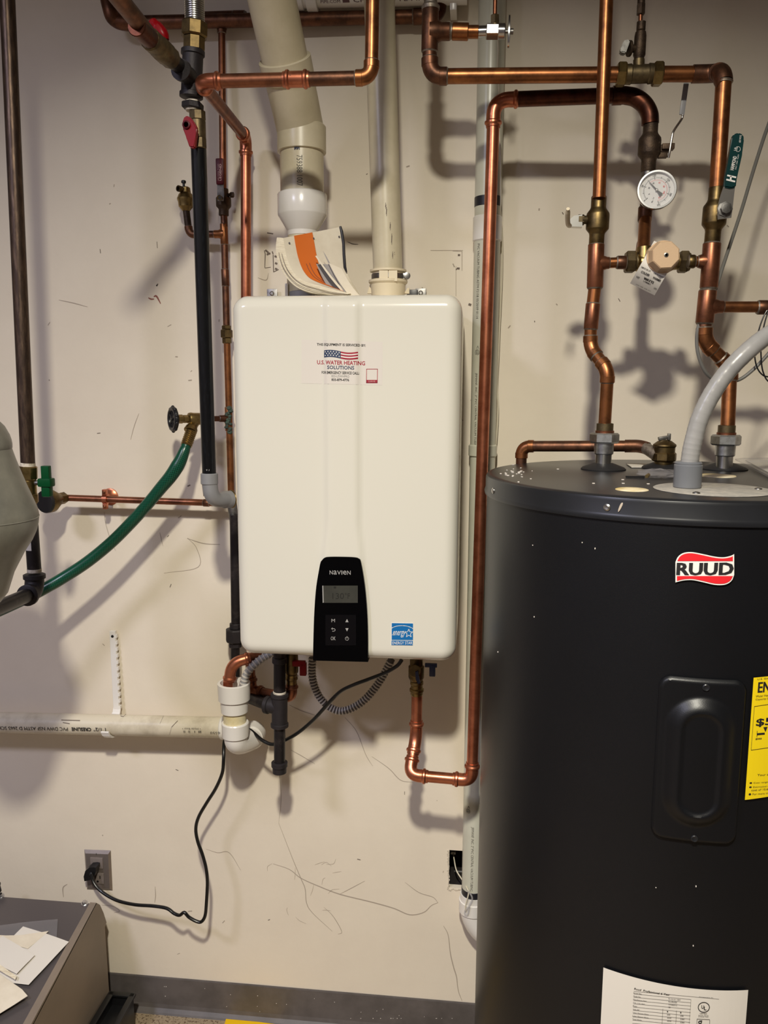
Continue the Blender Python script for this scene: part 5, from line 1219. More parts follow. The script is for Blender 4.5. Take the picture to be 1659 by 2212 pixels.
# ================================================================ STORAGE TANK
tk = thing('storage_water_heater', 'large dark grey cylinder water heater tank on the right', 'water heater', (TX, TY, 0))
LS = .030
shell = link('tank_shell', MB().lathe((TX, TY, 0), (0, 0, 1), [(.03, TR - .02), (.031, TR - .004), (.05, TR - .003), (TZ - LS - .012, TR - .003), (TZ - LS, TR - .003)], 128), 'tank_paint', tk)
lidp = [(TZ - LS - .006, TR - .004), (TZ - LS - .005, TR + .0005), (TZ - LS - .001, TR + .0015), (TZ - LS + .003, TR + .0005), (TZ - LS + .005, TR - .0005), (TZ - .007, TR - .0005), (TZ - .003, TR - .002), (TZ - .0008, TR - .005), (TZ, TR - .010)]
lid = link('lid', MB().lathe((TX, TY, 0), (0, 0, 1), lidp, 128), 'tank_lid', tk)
base_ = link('base_ring', MB().lathe((TX, TY, 0), (0, 0, 1), [(0, TR - .015), (.032, TR - .012)], 64), 'plastic_black', tk)
for x, y in ((1065, 1060), (1311, 1096)):
    th_, z_ = TC(x, y); n = Vector((math.cos(th_), math.sin(th_), 0)); p = TP(th_, z_, -.0008)
    link('lid_screw', MB().lathe(p, n, [(0, .0052), (.0014, .005), (.0026, .003), (.0022, .001)], 16), 'steel', lid)
def tmap(x, y, off): th_, z_ = TC(x, y, TR + off); return th_, z_
def tprism(mb, poly, off, d=.0005, n=1):
    """poly of photo points, laid on the tank skin as a thin plate"""
    pts = [tmap(x, y, off) for x, y in poly]; mb.bm.faces.new([mb.bm.verts.new(TP(a, z, off + d)) for a, z in pts]); return mb
def tgrid(mb, q, off, n=16, m=2):
    """quad of photo corners (tl,tr,br,bl) as a curved patch"""
    t = [tmap(x, y, off) for x, y in q]; P = []
    for i in range(n + 1):
        u = i / n; row = []
        for j in range(m + 1):
            v = j / m
            a = (t[0][0] * (1 - u) + t[1][0] * u) * (1 - v) + (t[3][0] * (1 - u) + t[2][0] * u) * v
            z = (t[0][1] * (1 - u) + t[1][1] * u) * (1 - v) + (t[3][1] * (1 - u) + t[2][1] * u) * v
            row.append(TP(a, z, off))
        P.append(row)
    return mb.grid(P)
def ttext(mb, s, x0, y0, x1, y1, off, h=None, **kw):
    """baseline from (x0,y0) to (x1,y1) on the tank skin, cap height h photo px"""
    a0, z0 = tmap(x0, y0, off); a1, z1 = tmap(x1, y1, off); _, zt_ = tmap(x0, y0 - h, off); dz = zt_ - z0
    return text_into(mb, s, lambda u, v: TP(a0 + (a1 - a0) * u, z0 + (z1 - z0) * u + dz * v, off), **kw)
# access panel: pressed cover with an oblong hump around a flat recess
ca = [tmap(*p, 0) for p in ((1423, 1460), (1613, 1467), (1592, 1822), (1405, 1808))]
a0 = (ca[0][0] + ca[3][0]) / 2; a1 = (ca[1][0] + ca[2][0]) / 2; z1 = (ca[0][1] + ca[1][1]) / 2; z0 = (ca[2][1] + ca[3][1]) / 2
PW, PH = (a1 - a0) * TR, z1 - z0; NU, NV = 56, 96
def hump(px, pz):
    # distance to stadium centre line
    hl = PH * .5 - PH * .145 - PW * .31; dz_ = max(abs(pz) - hl, 0); d = math.hypot(px, dz_)
    R2 = PW * .40; R1 = PW * .225
    if d > R2: return 0
    t = (R2 - d) / (R2 - R1); up_ = .011 * math.sin(min(t, 1) * PI / 2) ** 1.3
    if d < R1: up_ -= .0028 * ramp((R1 - d) / .005)
    return up_
P = []
for i in range(NU + 1):
    row = []
    for j in range(NV + 1):
        px, pz = (i / NU - .5) * PW, (j / NV - .5) * PH; cr = .017
        qx, qz = abs(px) - PW / 2 + cr, abs(pz) - PH / 2 + cr
        if qx > 0 and qz > 0:
            L = math.hypot(qx, qz)
            if L > cr: px = math.copysign(PW / 2 - cr + qx / L * cr, px); pz = math.copysign(PH / 2 - cr + qz / L * cr, pz)
        qx, qz = abs(px) - PW / 2 + cr, abs(pz) - PH / 2 + cr; e = cr - math.hypot(max(qx, 0), max(qz, 0)) if (qx > 0 or qz > 0) else cr
        off = .0012 + .0028 * ramp(e / .005) + hump(px, pz)
        row.append(TP((a0 + a1) / 2 + px / TR, (z0 + z1) / 2 + pz, off - (.0018 if e < .0008 else 0)))
    P.append(row)
mb = MB().grid(P); bmesh.ops.remove_doubles(mb.bm, verts=mb.bm.verts, dist=1e-6)
ap = link('access_panel', mb, 'tank_paint', tk)
for x, y in ((1524, 1483), (1499, 1808)):
    th_, z_ = TC(x, y); n = Vector((math.cos(th_), math.sin(th_), 0))
    link('panel_screw', MB().lathe(TP(th_, z_, .0038), n, [(0, .0052), (.0015, .005), (.0022, .004), (.0012, .002)], 16), 'tank_lid', ap)
# brand badge
Zb = lambda x, y: (1360 + x / 3.16, 1150 + y / 3.16)
top_c = curve2([Zb(*p) for p in ((312, 205), (322, 178), (345, 152), (380, 137), (430, 135), (500, 148), (580, 165), (640, 170), (690, 160), (714, 148))], 4)
bot_c = curve2([Zb(*p) for p in ((714, 290), (705, 318), (680, 345), (640, 359), (580, 358), (500, 340), (430, 326), (370, 328), (330, 337), (312, 342))], 4)
def yat(c, x):
    c = sorted(c)
    for (xa, ya), (xb, yb) in zip(c, c[1:]):
        if xa <= x <= xb: return ya + (yb - ya) * (x - xa) / max(xb - xa, 1e-6)
    return c[0][1] if x < c[0][0] else c[-1][1]
def tband(mb, xa, xb, ft, fb, off, n=34):
    P = []
    for i in range(n + 1):
        x = xa + (xb - xa) * i / n; P.append([TP(*tmap(x, ft(x), off), off), TP(*tmap(x, fb(x), off), off)])
    return mb.grid(P)
bdg = link('brand_badge', tband(MB(), Zb(313, 0)[0], Zb(714, 0)[0], lambda x: yat(top_c, x), lambda x: yat(bot_c, x), .0004), 'print_white', tk, smooth=False)
mb = MB(); t2 = curve2([Zb(*p) for p in ((327, 192), (333, 178), (352, 158), (384, 145), (432, 143), (500, 156), (580, 173), (640, 178), (688, 170), (705, 162))], 4)
tband(mb, Zb(327, 0)[0], Zb(705, 0)[0], lambda x: yat(t2, x), lambda x: Zb(0, 196)[1], .0009)
b2_ = curve2([Zb(*p) for p in ((706, 293), (698, 316), (676, 338), (640, 350), (580, 349), (500, 331), (430, 318), (372, 320), (335, 328), (322, 332))], 4)
tband(mb, Zb(323, 0)[0], Zb(705, 0)[0], lambda x: Zb(0, 298)[1], lambda x: yat(b2_, x), .0009)
link('red_field', mb, 'label_red', bdg, smooth=False)
mb = MB(); ttext(mb, 'RUUD', *Zb(322, 291), *Zb(704, 289), .0013, h=26.5, bold=.012, heavy=.012); link('badge_lettering', mb, 'print_black', bdg, smooth=False)
# yellow energy guide label
Ye = .0006
eg = link('energy_guide_label', tgrid(MB(), ((1628, 1464), (1782, 1440), (1776, 1690), (1609, 1728)), Ye), 'label_yellow', tk, smooth=False)
mb = MB(); Yo = Ye + .0006
ttext(mb, 'ENERGYGUIDE', 1637, 1496.5, 1772, 1478, Yo, h=23, bold=.01, heavy=.004); ttext(mb, 'U.S. Government', 1636, 1469, 1688, 1463, Yo, h=3.5); ttext(mb, 'Water Heater - Electric', 1632.5, 1506.5, 1690, 1500, Yo, h=4.5); ttext(mb, 'Capacity (first hour rating)', 1632, 1514, 1700, 1506, Yo, h=4.8)
ttext(mb, '$5', 1633, 1571, 1667, 1567, Yo, h=18, bold=.01, heavy=.015); ttext(mb, '$503', 1632, 1598.5, 1645, 1597.5, Yo, h=4, bold=.02)
ttext(mb, 'Your cost will depend', 1636, 1678, 1710, 1671, Yo, h=6); ttext(mb, '● Cost range based only', 1619, 1694, 1690, 1688, Yo, h=4.2); ttext(mb, '● Estimated operating', 1618, 1703, 1685, 1698, Yo, h=4.2); ttext(mb, 'cost of 10.65 cents', 1623, 1709, 1680, 1704.5, Yo, h=4.2); ttext(mb, '● For more information', 1617, 1718, 1685, 1712, Yo, h=4.2)
tprism(mb, ((1649, 1571), (1658, 1570), (1653.5, 1581)), Yo, 0); tprism(mb, ((1635, 1584), (1652, 1582.5), (1652, 1586.5), (1635, 1588)), Yo, 0); tprism(mb, ((1635, 1579), (1636, 1579), (1635.5, 1592), (1634.5, 1592)), Yo, 0)
def tline(mb, p, q, wd, off):
    (x0, y0), (x1, y1) = p, q; L = math.hypot(x1 - x0, y1 - y0); nx, ny = -(y1 - y0) / L * wd / 2, (x1 - x0) / L * wd / 2; N = max(1, int(L / 12))
    for i in range(N):
        u, v = i / N, (i + 1) / N; xa, ya, xb, yb = x0 + (x1 - x0) * u, y0 + (y1 - y0) * u, x0 + (x1 - x0) * v, y0 + (y1 - y0) * v
        tprism(mb, ((xa + nx, ya + ny), (xa - nx, ya - ny), (xb - nx, yb - ny), (xb + nx, yb + ny)), off, 0)
bxp = ((1629.5, 1526), (1765, 1506), (1760, 1600), (1622.5, 1620.5))
for i in range(4): tline(mb, bxp[i], bxp[(i + 1) % 4], .8, Yo)
link('label_lettering', mb, 'print_black', eg, smooth=False)
# rating label near the bottom
Z2 = lambda x, y: (1240 + x / 3.96, 2000 + y / 3.96)
rl = MB(); ul, ur, lr, ll_ = tmap(1303, 2098, .0005), tmap(1617, 2130, .0005), None, None
A0, A1 = tmap(1303, 2098, .0005)[0], tmap(1617, 2130, .0005)[0]; Zt = (tmap(1303, 2098, .0005)[1] + tmap(1617, 2130, .0005)[1]) / 2
P = [[TP(A0 + (A1 - A0) * i / 24, z, .0005) for z in (Zt, Zt - .12, Zt - .24)] for i in range(25)]
rlo = link('rating_label', MB().grid(P), 'label_white', tk, smooth=False)
o2 = .0011; mb = MB(); gy = MB()
tr = lambda *a, **k: ttext(mb, *a, **k)
def z2t(s, x0, y0, x1, y1, h, **kw): ttext(mb, s, *Z2(x0, y0), *Z2(x1, y1), o2, h=h / 3.96, **kw)
z2t('Ruud  Professional 6 Year', 513, 545, 822, 598, 17, bold=.01, shear=.2)
rows = ['Serial No.', 'Model No.', 'Manufacture Date', 'Cap. U.S. Gals', 'Phase', 'Volts AC', 'Upper Element Watts', 'Lower Element Watts', 'Total Watts']
for k, s_ in enumerate(rows):
    y = 578 + k * 28; z2t(s_, 508 - k * 1.2, y, 508 - k * 1.2 + 7.2 * len(s_), y + 7.2 * len(s_) * .14, 11)
for k, s_ in enumerate(('RU Q122114897', 'RUUPROE50', '07FEB2012', '50')): z2t(s_, 808, 630 + k * 24, 808 + 8 * len(s_), 630 + k * 24 + len(s_) * .9, 12)
for k, (s1, s2) in enumerate((('1', '1'), ('240', '208'), ('4500', '3380'), ('4500', '3380'))): z2t(s1, 795, 738 + k * 27, 795 + 9 * len(s1), 740 + k * 27, 11); z2t(s2, 908, 748 + k * 28, 908 + 9 * len(s2), 749 + k * 28, 11)
for k in range(10):
    y = 560 + k * 28; tline(mb, Z2(510 - k * 1.2, y + 22), Z2(1000 - k, y + 70 if k < 9 else y + 60), .5, o2)
tline(mb, Z2(1000, 630), Z2(985, 839), .5, o2); tline(mb, Z2(760, 710), Z2(752, 839), .6, o2); tline(mb, Z2(876, 725), Z2(870, 839), .6, o2); tline(mb, Z2(510, 560), Z2(1240, 627), .5, o2)
cu = [Z2(1110 + 48 * math.cos(t * PI / 16), 697 + 42 * math.sin(t * PI / 16)) for t in range(33)]
for p, q in zip(cu, cu[1:]): tline(mb, p, q, 1.6, o2)
z2t('U', 1088, 708, 1110, 710, 30, bold=.02); z2t('L', 1110, 720, 1132, 722, 30, bold=.02); z2t('LISTED', 1076, 754, 1136, 757, 10, bold=.01); z2t('WATER HEATER', 1062, 770, 1150, 773, 8); z2t('STORAGE TANK', 1062, 781, 1150, 783, 8); z2t('Montgomery, AL', 1070, 612, 1190, 619, 8)
for p, q in (((1052, 797), (1160, 802)), ((1160, 802), (1160, 880)), ((1052, 797), (1050, 880))): tline(mb, Z2(*p), Z2(*q), .8, o2)
cu = [Z2(1078 + 12 * math.cos(t * PI / 8), 825 + 11 * math.sin(t * PI / 8)) for t in range(17)]
for p, q in zip(cu, cu[1:]): tline(mb, p, q, 2.2, o2)
tline(mb, Z2(1078, 814), Z2(1096, 812), 2, o2)
link('label_lettering', mb, 'print_black', rlo, smooth=False)
# top furniture
def ztop(x, y, dz=0): return WZ(x, y, TZ + dz)
pj = ztop(1540, 1058)
pl3 = link('junction_cover', MB().lathe((pj.x, pj.y, TZ - .0005), (0, 0, 1), [(0, .083), (.0012, .084), (.002, .0825)], 40), 'plate_grey', tk)
for x, y in ((1504, 1068), (1638, 1059)): p = ztop(x, y); link('cover_screw', MB().lathe((p.x, p.y, TZ + .001), (0, 0, 1), [(0, .0055), (.002, .005), (.003, .002)], 14), 'steel_dull', pl3)
p = ztop(1365, 1058); link('foam_plug', MB().lathe((p.x, p.y, TZ - .0005), (0, 0, 1), [(0, .024), (.0012, .0235), (.002, .021), (.002, .012), (.0032, .009)], 28), 'foam', tk)
p = ztop(1549, 1028); link('foam_plug', MB().lathe((p.x, p.y, TZ - .0005), (0, 0, 1), [(0, .031), (.0015, .030), (.002, .012)], 28), 'foam', tk)
for x, y in ((1303, 1014), (1434, 1012), (1565, 1014)):
    p = ztop(x, y); link('rubber_collar', MB().lathe((p.x, p.y, TZ - .0005), (0, 0, 1), [(0, .040), (.002, .0405), (.005, .037), (.012, .018), (.013, .0125)], 32), 'rubber_black', tk)
mb = MB(); rf = random.Random(2)
for k in range(28):
    x, y = rf.gauss(1112, 16), rf.gauss(1024, 9); p = ztop(x, y)
    if math.hypot(p.x - TX, p.y - TY) < TR - .012: mb.box((p.x, p.y, TZ + .0008), (rf.uniform(.001, .005), rf.uniform(.001, .003), .0012), fr=(Vector((math.cos(k), math.sin(k), 0)), Vector((-math.sin(k), math.cos(k), 0)), Vector((0, 0, 1))))
for x, y in ((1282, 1045), (1346, 1045), (1400, 1046), (1205, 1014), (1345, 1037)): p = ztop(x, y); mb.box((p.x, p.y, TZ + .0008), (.004, .003, .001))
tag(link('paint_flakes', mb, 'flake', kind='stuff', smooth=False), 'scattered pale paint flakes on the left of the grey tank top', 'debris')
mb = MB(); th_, z_ = TC(1341, 1093); mb.ellipsoid(TP(th_, z_, -.0003), (.0022, .0006, .009), fr=(Vector((-math.sin(th_), math.cos(th_), .35)).normalized(), Vector((math.cos(th_), math.sin(th_), 0)), Vector((.35, 0, 1)).normalized()), seg=10, rings=6)
link('scrape_mark', mb, 'scuff_light', lid)
mb = MB()
for k in range(8):
    x, y = rf.uniform(1060, 1640), rf.uniform(1140, 2190); th_, z_ = TC(x, y); n = Vector((math.cos(th_), math.sin(th_), 0)); mb.box(TP(th_, z_, -.0026), (.0012, .0010, rf.uniform(.0006, .0022)))
link('paint_specks', mb, 'flake', tk, kind='stuff', smooth=False)
# dielectric unions
def union(name, label, x, ys, Y, grp=None):
    (yc0, yo, yn0, yn1, yp, yb) = ys; t = thing(name, label, 'pipe fitting', W(x, yb, Y)); s = S(x, 950, Y); X0 = W(x, 960, Y).x
    z = lambda y: W(x, y, Y).z
    pt = lambda y: (X0, Y, z(y))
    link('collar', MB().lathe(pt(yo), (0, 0, 1), [(0, 17 * s), (1 * s, 18 * s), (z(yc0) - z(yo) - 1 * s, 18 * s), (z(yc0) - z(yo), 15 * s)], 24), 'brass_dull', t)
    link('orange_washer', MB().cyl(pt(yn0 + 1), pt(yo - 1), 20 * s, 24), 'copper_mid', t)
    link('hex_nut', MB().hexn(pt(yn1), pt(yn0), 31 * s, 6, hint=(.35, -.94, 0)), 'zinc', t)
    link('lower_socket', MB().lathe(pt(yp), (0, 0, 1), [(0, 19 * s), (2 * s, 20.5 * s), (z(yn1) - z(yp), 21 * s)], 24), 'zinc', t)
    link('nipple', MB().lathe((X0, Y, TZ + .004), (0, 0, 1), [(0, 17 * s), (z(yp) - TZ - .006, 17 * s), (z(yp) - TZ - .002, 18 * s)], 24), 'steel', t)
union('left_tank_union', 'zinc hex union joining the left copper riser to the tank', 1305, (914, 931, 935, 957, 981, 1003), -.345)
union('right_tank_union', 'zinc hex union joining the right copper riser to the tank', 1567.5, (918, 935, 939, 962, 985, 1005), -.33)
# relief valve + discharge
pv = ztop(1433, 1013); VYt = pv.y
rv = thing('relief_valve', 'brass relief valve with small silver lever on the tank top', 'valve', (pv.x, pv.y, TZ))
s = S(1433, 980, VYt); z = lambda y: W(1435, y, VYt).z
vx = W(1434.5, 985, VYt).x
link('valve_body', MB().lathe((vx, VYt, TZ + .006), (0, 0, 1), [(0, 18 * s), (6 * s, 20 * s), (z(997) - TZ - .006, 20 * s), (z(995) - TZ - .006, 24 * s)], 26).hexn((vx, VYt, z(996)), (vx, VYt, z(977)), 26 * s, 8).lathe((vx, VYt, z(979)), (0, 0, 1), [(0, 22 * s), (z(966) - z(979), 22.5 * s), (z(963) - z(979), 24.5 * s), (z(960) - z(979), 24 * s), (z(953) - z(979), 15 * s), (z(950) - z(979), 9 * s)], 26), 'brass_old', rv)
mb = MB().box((vx - .002, VYt, z(946)), (.020, .012, .006), fr=(Vector((.98, 0, .18)), Vector((0, 1, 0)), Vector((-.18, 0, .98))), bev=.001).box((vx + .006, VYt - .004, z(943)), (.005, .010, .012), bev=.001)
link('test_lever', mb, 'steel_dull', rv)
dsc = thing('relief_discharge_pipe', 'short copper pipe over the tank top turning down at its left edge', 'pipe', W(1125, 1000, -.2))
wE = W(1127, 964, -.232); wF = W(1396, 963, -.285)
elbow_pts = (Vector((wE.x, wE.y, TZ - .05)), wE, wF)
a, b = elbow(dsc, elbow_pts[0], wE, wF, .0106, 'copper_old', k=2.2, solder=False)
pipe(dsc, Vector((wE.x, wE.y, TZ - .08)), a, .0106, 'copper_dull'); pipe(dsc, b, W(1372, 963.5, -.28), .0106, 'copper_dull')
link('elbow', MB().tube([W(1350, 963.5, -.275)] + arc_corner(W(1372, 963.5, -.28), W(1388, 964, -.284), Vector((vx, VYt, z(986))), .012) + [W(1396, 968, -.29)], .0122, 20), 'copper_dull', dsc)
link('solder_end', MB().tube([W(1394, 967, -.29), Vector((vx - .012, VYt, z(985)))], .0112, 20), 'solder', dsc)
# electrical whip
wh = thing('grey_electrical_conduit', 'thick grey flexible electrical conduit curving up from the tank top', 'conduit', ztop(1484, 1050))
p0 = ztop(1484, 1055); s = S(1484, 1020, p0.y); WYc = p0.y
zt2 = W(1484, 999, WYc).z
link('connector', MB().lathe((p0.x, p0.y, TZ + .0015), (0, 0, 1), [(0, 27 * s), (1.5 * s, 29 * s), (zt2 - TZ - 8 * s, 29.5 * s), (zt2 - TZ - 6 * s, 28 * s), (zt2 - TZ - 3 * s, 28.5 * s), (zt2 - TZ, 26 * s), (zt2 - TZ, 17 * s)], 36), 'conduit_dark', wh)
wpts = [W(1489, 1003, WYc), W(1493, 975, WYc), W(1499, 948, WYc), W(1511, 906, WYc), W(1534, 858, WYc), W(1566, 810, WYc), W(1607, 766, WYc), W(1655, 727, WYc + .01), W(1720, 690, WYc + .03), W(1800, 655, WYc + .05)]
path = smooth_path(wpts, 12)
link('conduit', MB().tube(path, [.0128 + (.0003 if i % 5 == 0 else 0) for i in range(len(path))], 26), 'conduit_grey', wh)
# plastic bag with a screw, clear pouch, black tie
bg = MB(); bc = ztop(1425, 1032); rb2 = random.Random(8)
bg.ellipsoid(bc + Vector((0, 0, .007)), (.040, .022, .007), seg=18, rings=9)
for v in bg.bm.verts: v.co += Vector((rb2.uniform(-.003, .003), rb2.uniform(-.003, .003), rb2.uniform(-.002, .002)))
bgo = thing('plastic_parts_bag', 'small crumpled clear plastic bag lying on the tank top', 'bag', bc)
link('bag_film', bg, 'film_bag', bgo, smooth=False)
link('tie_strip', MB().box(ztop(1372, 1030, .002), (.030, .005, .003)), 'plastic_black', bgo, smooth=False)
link('brass_pin', MB().cyl(ztop(1397, 1029, .007), ztop(1401, 1026, .008), .003, 10), 'brass', bgo)
po = MB().prism([ztop(1588, 994, .004), ztop(1604, 992, .004), ztop(1720, 991, .004), ztop(1720, 1062, .004)], (0, 0, .003))
poo = tag(link('document_pouch', po, 'film_bag', smooth=False), 'clear plastic document pouch lying on the right of the tank top', 'pouch')
link('paper_sheet', MB().prism([ztop(1610, 995, .0045), ztop(1716, 994, .0045), ztop(1716, 1050, .0045)], (0, 0, .001)), 'paper_white', poo, smooth=False)
tag(link('paper_scrap', MB().prism([ztop(1352, 1002, .001), ztop(1418, 1003, .001), ztop(1395, 1010, .001), ztop(1364, 1010, .001)], (0, 0, .0012)), 'paper_white', smooth=False), 'pale paper scrap on the tank top behind the relief valve', 'paper')
# cables at the right
cb = thing('grey_sensor_cable', 'thin grey cable slanting down behind the right copper riser and looping', 'cable', W(1545, 620, -.29))
link('cable', MB().tube(smooth_path([W(*p) for p in ((1690, 200, -.22), (1659, 272, -.24), (1630, 360, -.26), (1603, 450, -.28), (1580, 520, -.29), (1560, 580, -.30), (1543, 632, -.31), (1522, 672, -.318), (1508, 708, -.33), (1505, 740, -.33), (1510, 772, -.33), (1523, 802, -.325), (1542, 820, -.315), (1565, 825, -.31), (1597, 820, -.31), (1625, 800, -.31), (1650, 775, -.31), (1680, 740, -.31))], 7), .0032, 10), 'cable_grey', cb)
for k, (lab, pts) in enumerate((('thin black wire in the wider loop at the right edge', ((1680, 655), (1659, 668), (1645, 695), (1635, 730), (1630, 760), (1634, 790), (1645, 808), (1660, 814), (1690, 812))), ('thin black wire in the narrower loop at the right edge', ((1676, 640), (1660, 672), (1650, 705), (1644, 745), (1645, 785), (1650, 808), (1660, 824), (1685, 835))))):
    t = thing('black_sensor_wire', lab, 'wire', W(*pts[3], -.32)); link('wire_run', MB().tube(smooth_path([W(x, y, -.335 - .01 * k) for x, y in pts], 6), .0013, 8), 'cord_black', t)

# ================================================================ MANUAL ON THE HEATER
bk_ = thing('instruction_booklet', 'curled instruction booklet with orange pages stuffed between heater top and exhaust pipe', 'booklet', W(700, 632, -.25))
def cv(pts, n=24):
    p = smooth_path([Vector((x, y, 0)) for x, y in pts], 12); return [p[round(i * (len(p) - 1) / n)] for i in range(n + 1)]
ou = cv([(598, 513), (596, 530), (597, 550), (604, 575), (619, 600), (640, 620), (668, 631), (700, 636), (740, 638)])
ins = cv([(612, 514), (615, 535), (621, 560), (632, 585), (648, 602), (668, 611), (695, 618), (730, 628), (756, 634)])
far = cv([(736, 490), (741, 510), (744, 535), (746, 560), (748, 582), (752, 595), (760, 610), (768, 622), (776, 636)])
YF_, YB_ = -.272, -.205
def bpt(c, i, Y): return W(c[i].x, c[i].y, Y)
def mixp(i, t): a, b = bpt(ins, i, YF_), bpt(far, i, YB_); p = a.lerp(b, t); bow = Vector((-.004, .004, 0)) * math.sin(PI * t); return p + bow
n = 24
mb = MB(); P = [[bpt(ou, i, YF_ + .003), bpt(ou, i, YF_ + .003).lerp(bpt(ins, i, YF_), .5) + Vector((0, -.002, 0)), bpt(ins, i, YF_)] for i in range(n + 1)]
mb.grid(P, thick=(0, .045, .0)); link('page_block', mb, 'paper_edge', bk_)
for k in range(2):
    f = .3 + .28 * k; mb = MB(); mb.tube([bpt(ou, i, YF_).lerp(bpt(ins, i, YF_ - .002), f) + Vector((0, -.0018, 0)) for i in range(5, n + 1)], .0005, 6); link('page_line', mb, 'scuff', bk_)
for name, t0, t1, m_, lift in (('inside_page', 0, .22, 'paper', 0), ('orange_page', .20, .525, 'paper_orange', .0015), ('back_page', .52, 1.0, 'paper', .0)):
    P = [[mixp(i, t0 + (t1 - t0) * j / 6) + Vector((0, -lift, 0)) for j in range(7)] for i in range(n + 1)]
    link(name, MB().grid(P, thick=(.0002, .001, .0002)), m_, bk_)
mb = MB()
for t in (.31, .37): mb.tube([mixp(i, t) + Vector((0, -.0025, 0)) for i in range(8, 19)], .0004, 6)
link('printed_line', mb, 'print_brown', bk_)
for t_, i_ in ((.1, 2), (.53, 2), (.94, 3)): link('punch_hole', MB().lathe(mixp(i_, t_) + Vector((0, -.002, 0)), (0, -1, 0), [(0, .0018), (.0003, .0018)], 10), 'paper_dark', bk_)
link('spine', MB().tube([W(*p, YB_ - .004) for p in ((735, 489), (738, 500), (742, 525), (743, 550), (745, 577), (749, 588))], [.0022, .003, .003, .003, .003, .0012], 12), 'tape_black', bk_)
for k, (q, m_) in enumerate(((((683, 570), (712, 571), (765, 640), (722, 640)), 'paper_grey'), (((686, 571), (699, 572), (752, 642), (738, 640)), 'paper_dark'), (((681, 553), (684, 552), (756, 640), (748, 640)), 'paper'), (((697, 541), (704, 552), (762, 640), (750, 640)), 'paper_grey'), (((710, 568), (738, 580), (780, 642), (757, 642)), 'paper'))):
    Y = -.252 - .002 * k
    pts4 = [W(*q[0], Y), W(*q[1], Y), W(*q[2], Y), W(*q[3], Y)]
    P = [[(pts4[0].lerp(pts4[1], u / 4)).lerp(pts4[3].lerp(pts4[2], u / 4), v / 6) + Vector((-.002, 0, -.002)) * math.sin(PI * v / 6) for v in range(7)] for u in range(5)]
    link('loose_leaflet', MB().grid(P, thick=(0, .0008, 0)), m_, bk_)

# ================================================================ LOWER LEFT: CABINET, PAPERS, FLOOR ITEMS
cb_ = thing('grey_metal_cabinet', 'low grey metal cabinet with sloping lid in the lower left corner', 'cabinet', (-.9, -.4, 0))
CXR = -.661; ap_ = Vector((CXR, -.1, .370))
prof_ = [(-.1, .370), (-.082, .352), (-.065, .318), (-.052, .283), (-.062, .277), (-.055, 0.0), (-.86, 0.0), (-.86, .197)]
side = link('side_panel', MB().prism([(CXR, y, z) for y, z in prof_], (-.004, 0, 0)), 'cabinet_side', cb_, smooth=False)
slope = Vector((0, -.301, -.075)).normalized(); nrm2 = Vector((0, -.075, .301)).normalized(); nrm2 = Vector((0, slope.z, -slope.y)).normalized()
# flange strip along the lid edge
fl0 = ap_; Lc = .79
link('lid_flange', MB().prism([fl0, fl0 + slope * Lc, fl0 + slope * Lc + Vector((-.030, 0, 0)), fl0 + Vector((-.016, 0, 0))], nrm2 * -.003), 'cabinet_side', cb_, smooth=False)
top_o = ap_ + Vector((-.018, .0, .0)) - nrm2 * .004
lidm = MB().prism([top_o, top_o + slope * Lc + Vector((-.012, 0, 0)), top_o + slope * Lc + Vector((-.62, 0, 0)), top_o + Vector((-.62, 0, 0))], nrm2 * -.004)
lid_c = link('sloping_lid', lidm, 'cabinet_top', cb_, smooth=False)
link('body', MB().prism([(CXR - .008, y, z - .012) for y, z in [(-.1, .360), (-.07, .3), (-.07, .013), (-.855, .013), (-.855, .19)]], (-.60, 0, 0)), 'cabinet_side', cb_, smooth=False)
def lidpt(x, y, lift=0.0):      # photo bearing -> point on the sloping lid
    o = top_o + nrm2 * lift; d = ray(x, y); t = (o - CAM).dot(nrm2) / d.dot(nrm2); return CAM + d * t
for x, y in ((183, 1950), (2, 1934)):
    p = lidpt(x, y + 2); bo = link('lid_bolt', MB().lathe(p, nrm2, [(0, .0085), (.0015, .0085), (.002, .005)], 20).hexn(p + nrm2 * .002, p + nrm2 * .008, .0055), 'chrome', cb_)
kn = lidpt(-2, 1928); link('latch', MB().cyl(kn + nrm2 * .004, kn + nrm2 * .024, .007, 12).ellipsoid(kn + nrm2 * .028, (.009, .009, .008)), 'iron_fit', cb_)
def sheet(name, label, cat, poly, lift, m, curl=.0, seed=0):
    r3 = random.Random(seed); P4 = [lidpt(x, y, lift) for x, y in poly]; n = 8
    P = [[(P4[0].lerp(P4[1], u / n)).lerp(P4[3].lerp(P4[2], u / n), v / n) + nrm2 * (curl * math.sin(PI * u / n) * math.sin(PI * .5 + PI * v / n) + r3.uniform(0, .0006)) for v in range(n + 1)] for u in range(n + 1)]
    return tag(link(name, MB().grid(P, thick=nrm2 * .0008), m), label, cat)
sheet('plastic_sleeve', 'crumpled clear plastic sleeve under the papers on the cabinet', 'sleeve', ((-40, 2006), (125, 1986), (122, 2036), (-40, 2060)), .002, 'film_bag', .003, 1)
sheet('paper_sheet', 'large white paper sheet with its corner pointing right on the cabinet', 'paper', ((50, 2002), (149, 2035), (62, 2128), (-60, 2110)), .006, 'paper_white', .002, 2)
sheet('paper_sheet', 'small folded white paper tilted left over the larger sheet', 'paper', ((-60, 2015), (20, 2024), (105, 2012), (60, 2050)), .009, 'paper', .001, 3)
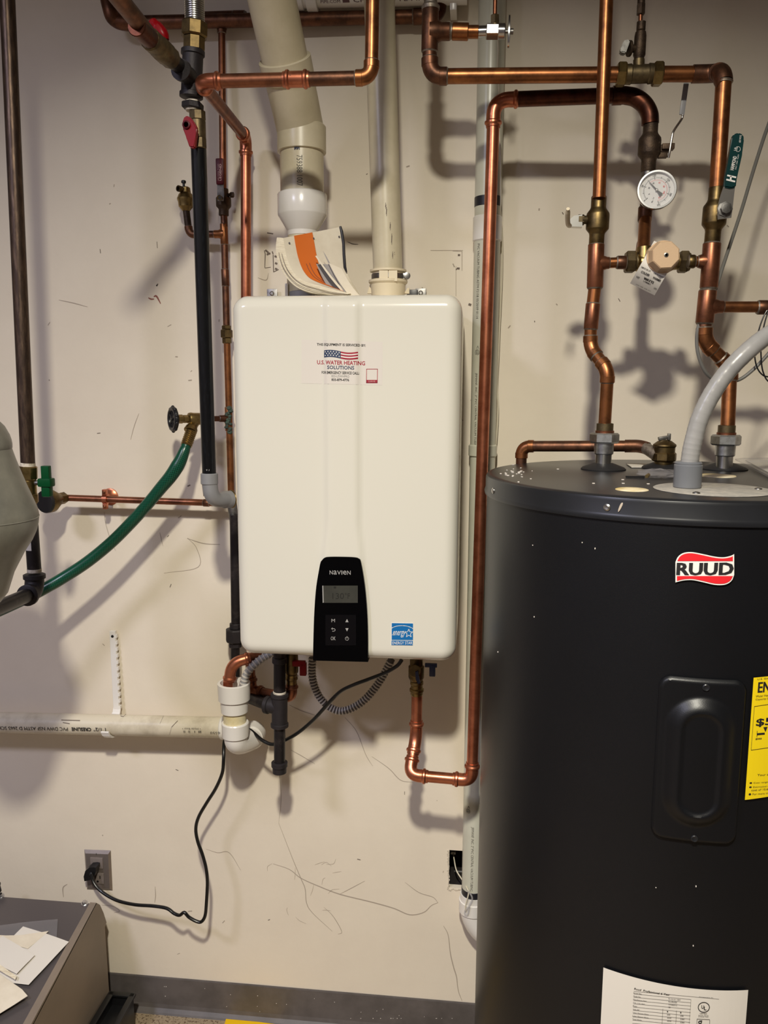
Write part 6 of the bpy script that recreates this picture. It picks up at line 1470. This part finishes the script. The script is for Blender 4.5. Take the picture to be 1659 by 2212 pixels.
sheet('paper_sheet', 'small white paper square lying uppermost among the papers on the cabinet', 'paper', ((5, 2022), (75, 2064), (36, 2104), (-40, 2065)), .012, 'paper_white', .001, 4)
sheet('paper_sheet', 'lowest white paper sheet sliding toward the cabinet front', 'paper', ((-40, 2080), (48, 2138), (60, 2152), (-60, 2224)), .0135, 'paper', .002, 5)
sheet('brown_paper_strip', 'short brown paper strip between the white papers on the cabinet', 'paper', ((-2, 2083), (36, 2109), (33, 2117), (-6, 2094)), .0155, 'paper_edge', .0, 6)
# black tray beside the cabinet
tr_ = thing('black_plastic_tray', 'black plastic tray standing on the floor between cabinet and wall', 'tray', WZ(270, 2180, 0))
k1, k2 = WZ(286, 2150, .10), WZ(236, 2240, .10); k0, k3 = Vector((-.648, k1.y, .10)), Vector((-.648, k2.y, .10))
mb = MB()
for a, b in ((k0, k1), (k1, k2), (k2, k3), (k3, k0)):
    d = (b - a).normalized(); mid_ = (a + b) / 2; mb.box(mid_ - Vector((0, 0, .045)), ((b - a).length, .006, .09), fr=(d, Vector((-d.y, d.x, 0)), Vector((0, 0, 1))), bev=.001)
    mb.box(mid_ + Vector((0, 0, -.001)), ((b - a).length + .012, .016, .006), fr=(d, Vector((-d.y, d.x, 0)), Vector((0, 0, 1))), bev=.002)
link('rim_and_walls', mb, 'plastic_black', tr_)
link('tray_floor', MB().prism([p - Vector((0, 0, .030)) for p in (k0, k1, k2, k3)], (0, 0, -.004)), 'plastic_black', tr_, smooth=False)
yc = [WZ(489, 2199, .002), WZ(600, 2214, .002), WZ(590, 2300, .002), WZ(465, 2290, .002)]
tag(link('yellow_card', MB().prism(yc, (0, 0, .0015)), 'yellow_card', smooth=False), 'yellow card lying on the floor against the baseboard', 'card')

# ---------------------------------------------------------------- alike things share a group
for o in list(bpy.data.objects):
    if o.parent is None and 'category' in o:
        n = o.name.split('.')[0]
        if n.endswith('_tank_union'): o['group'] = 'hex unions on the tank top'
        elif n == 'black_sensor_wire': o['group'] = 'black sensor wires at the right edge'
        elif n == 'paper_sheet': o['group'] = 'white papers on the cabinet'
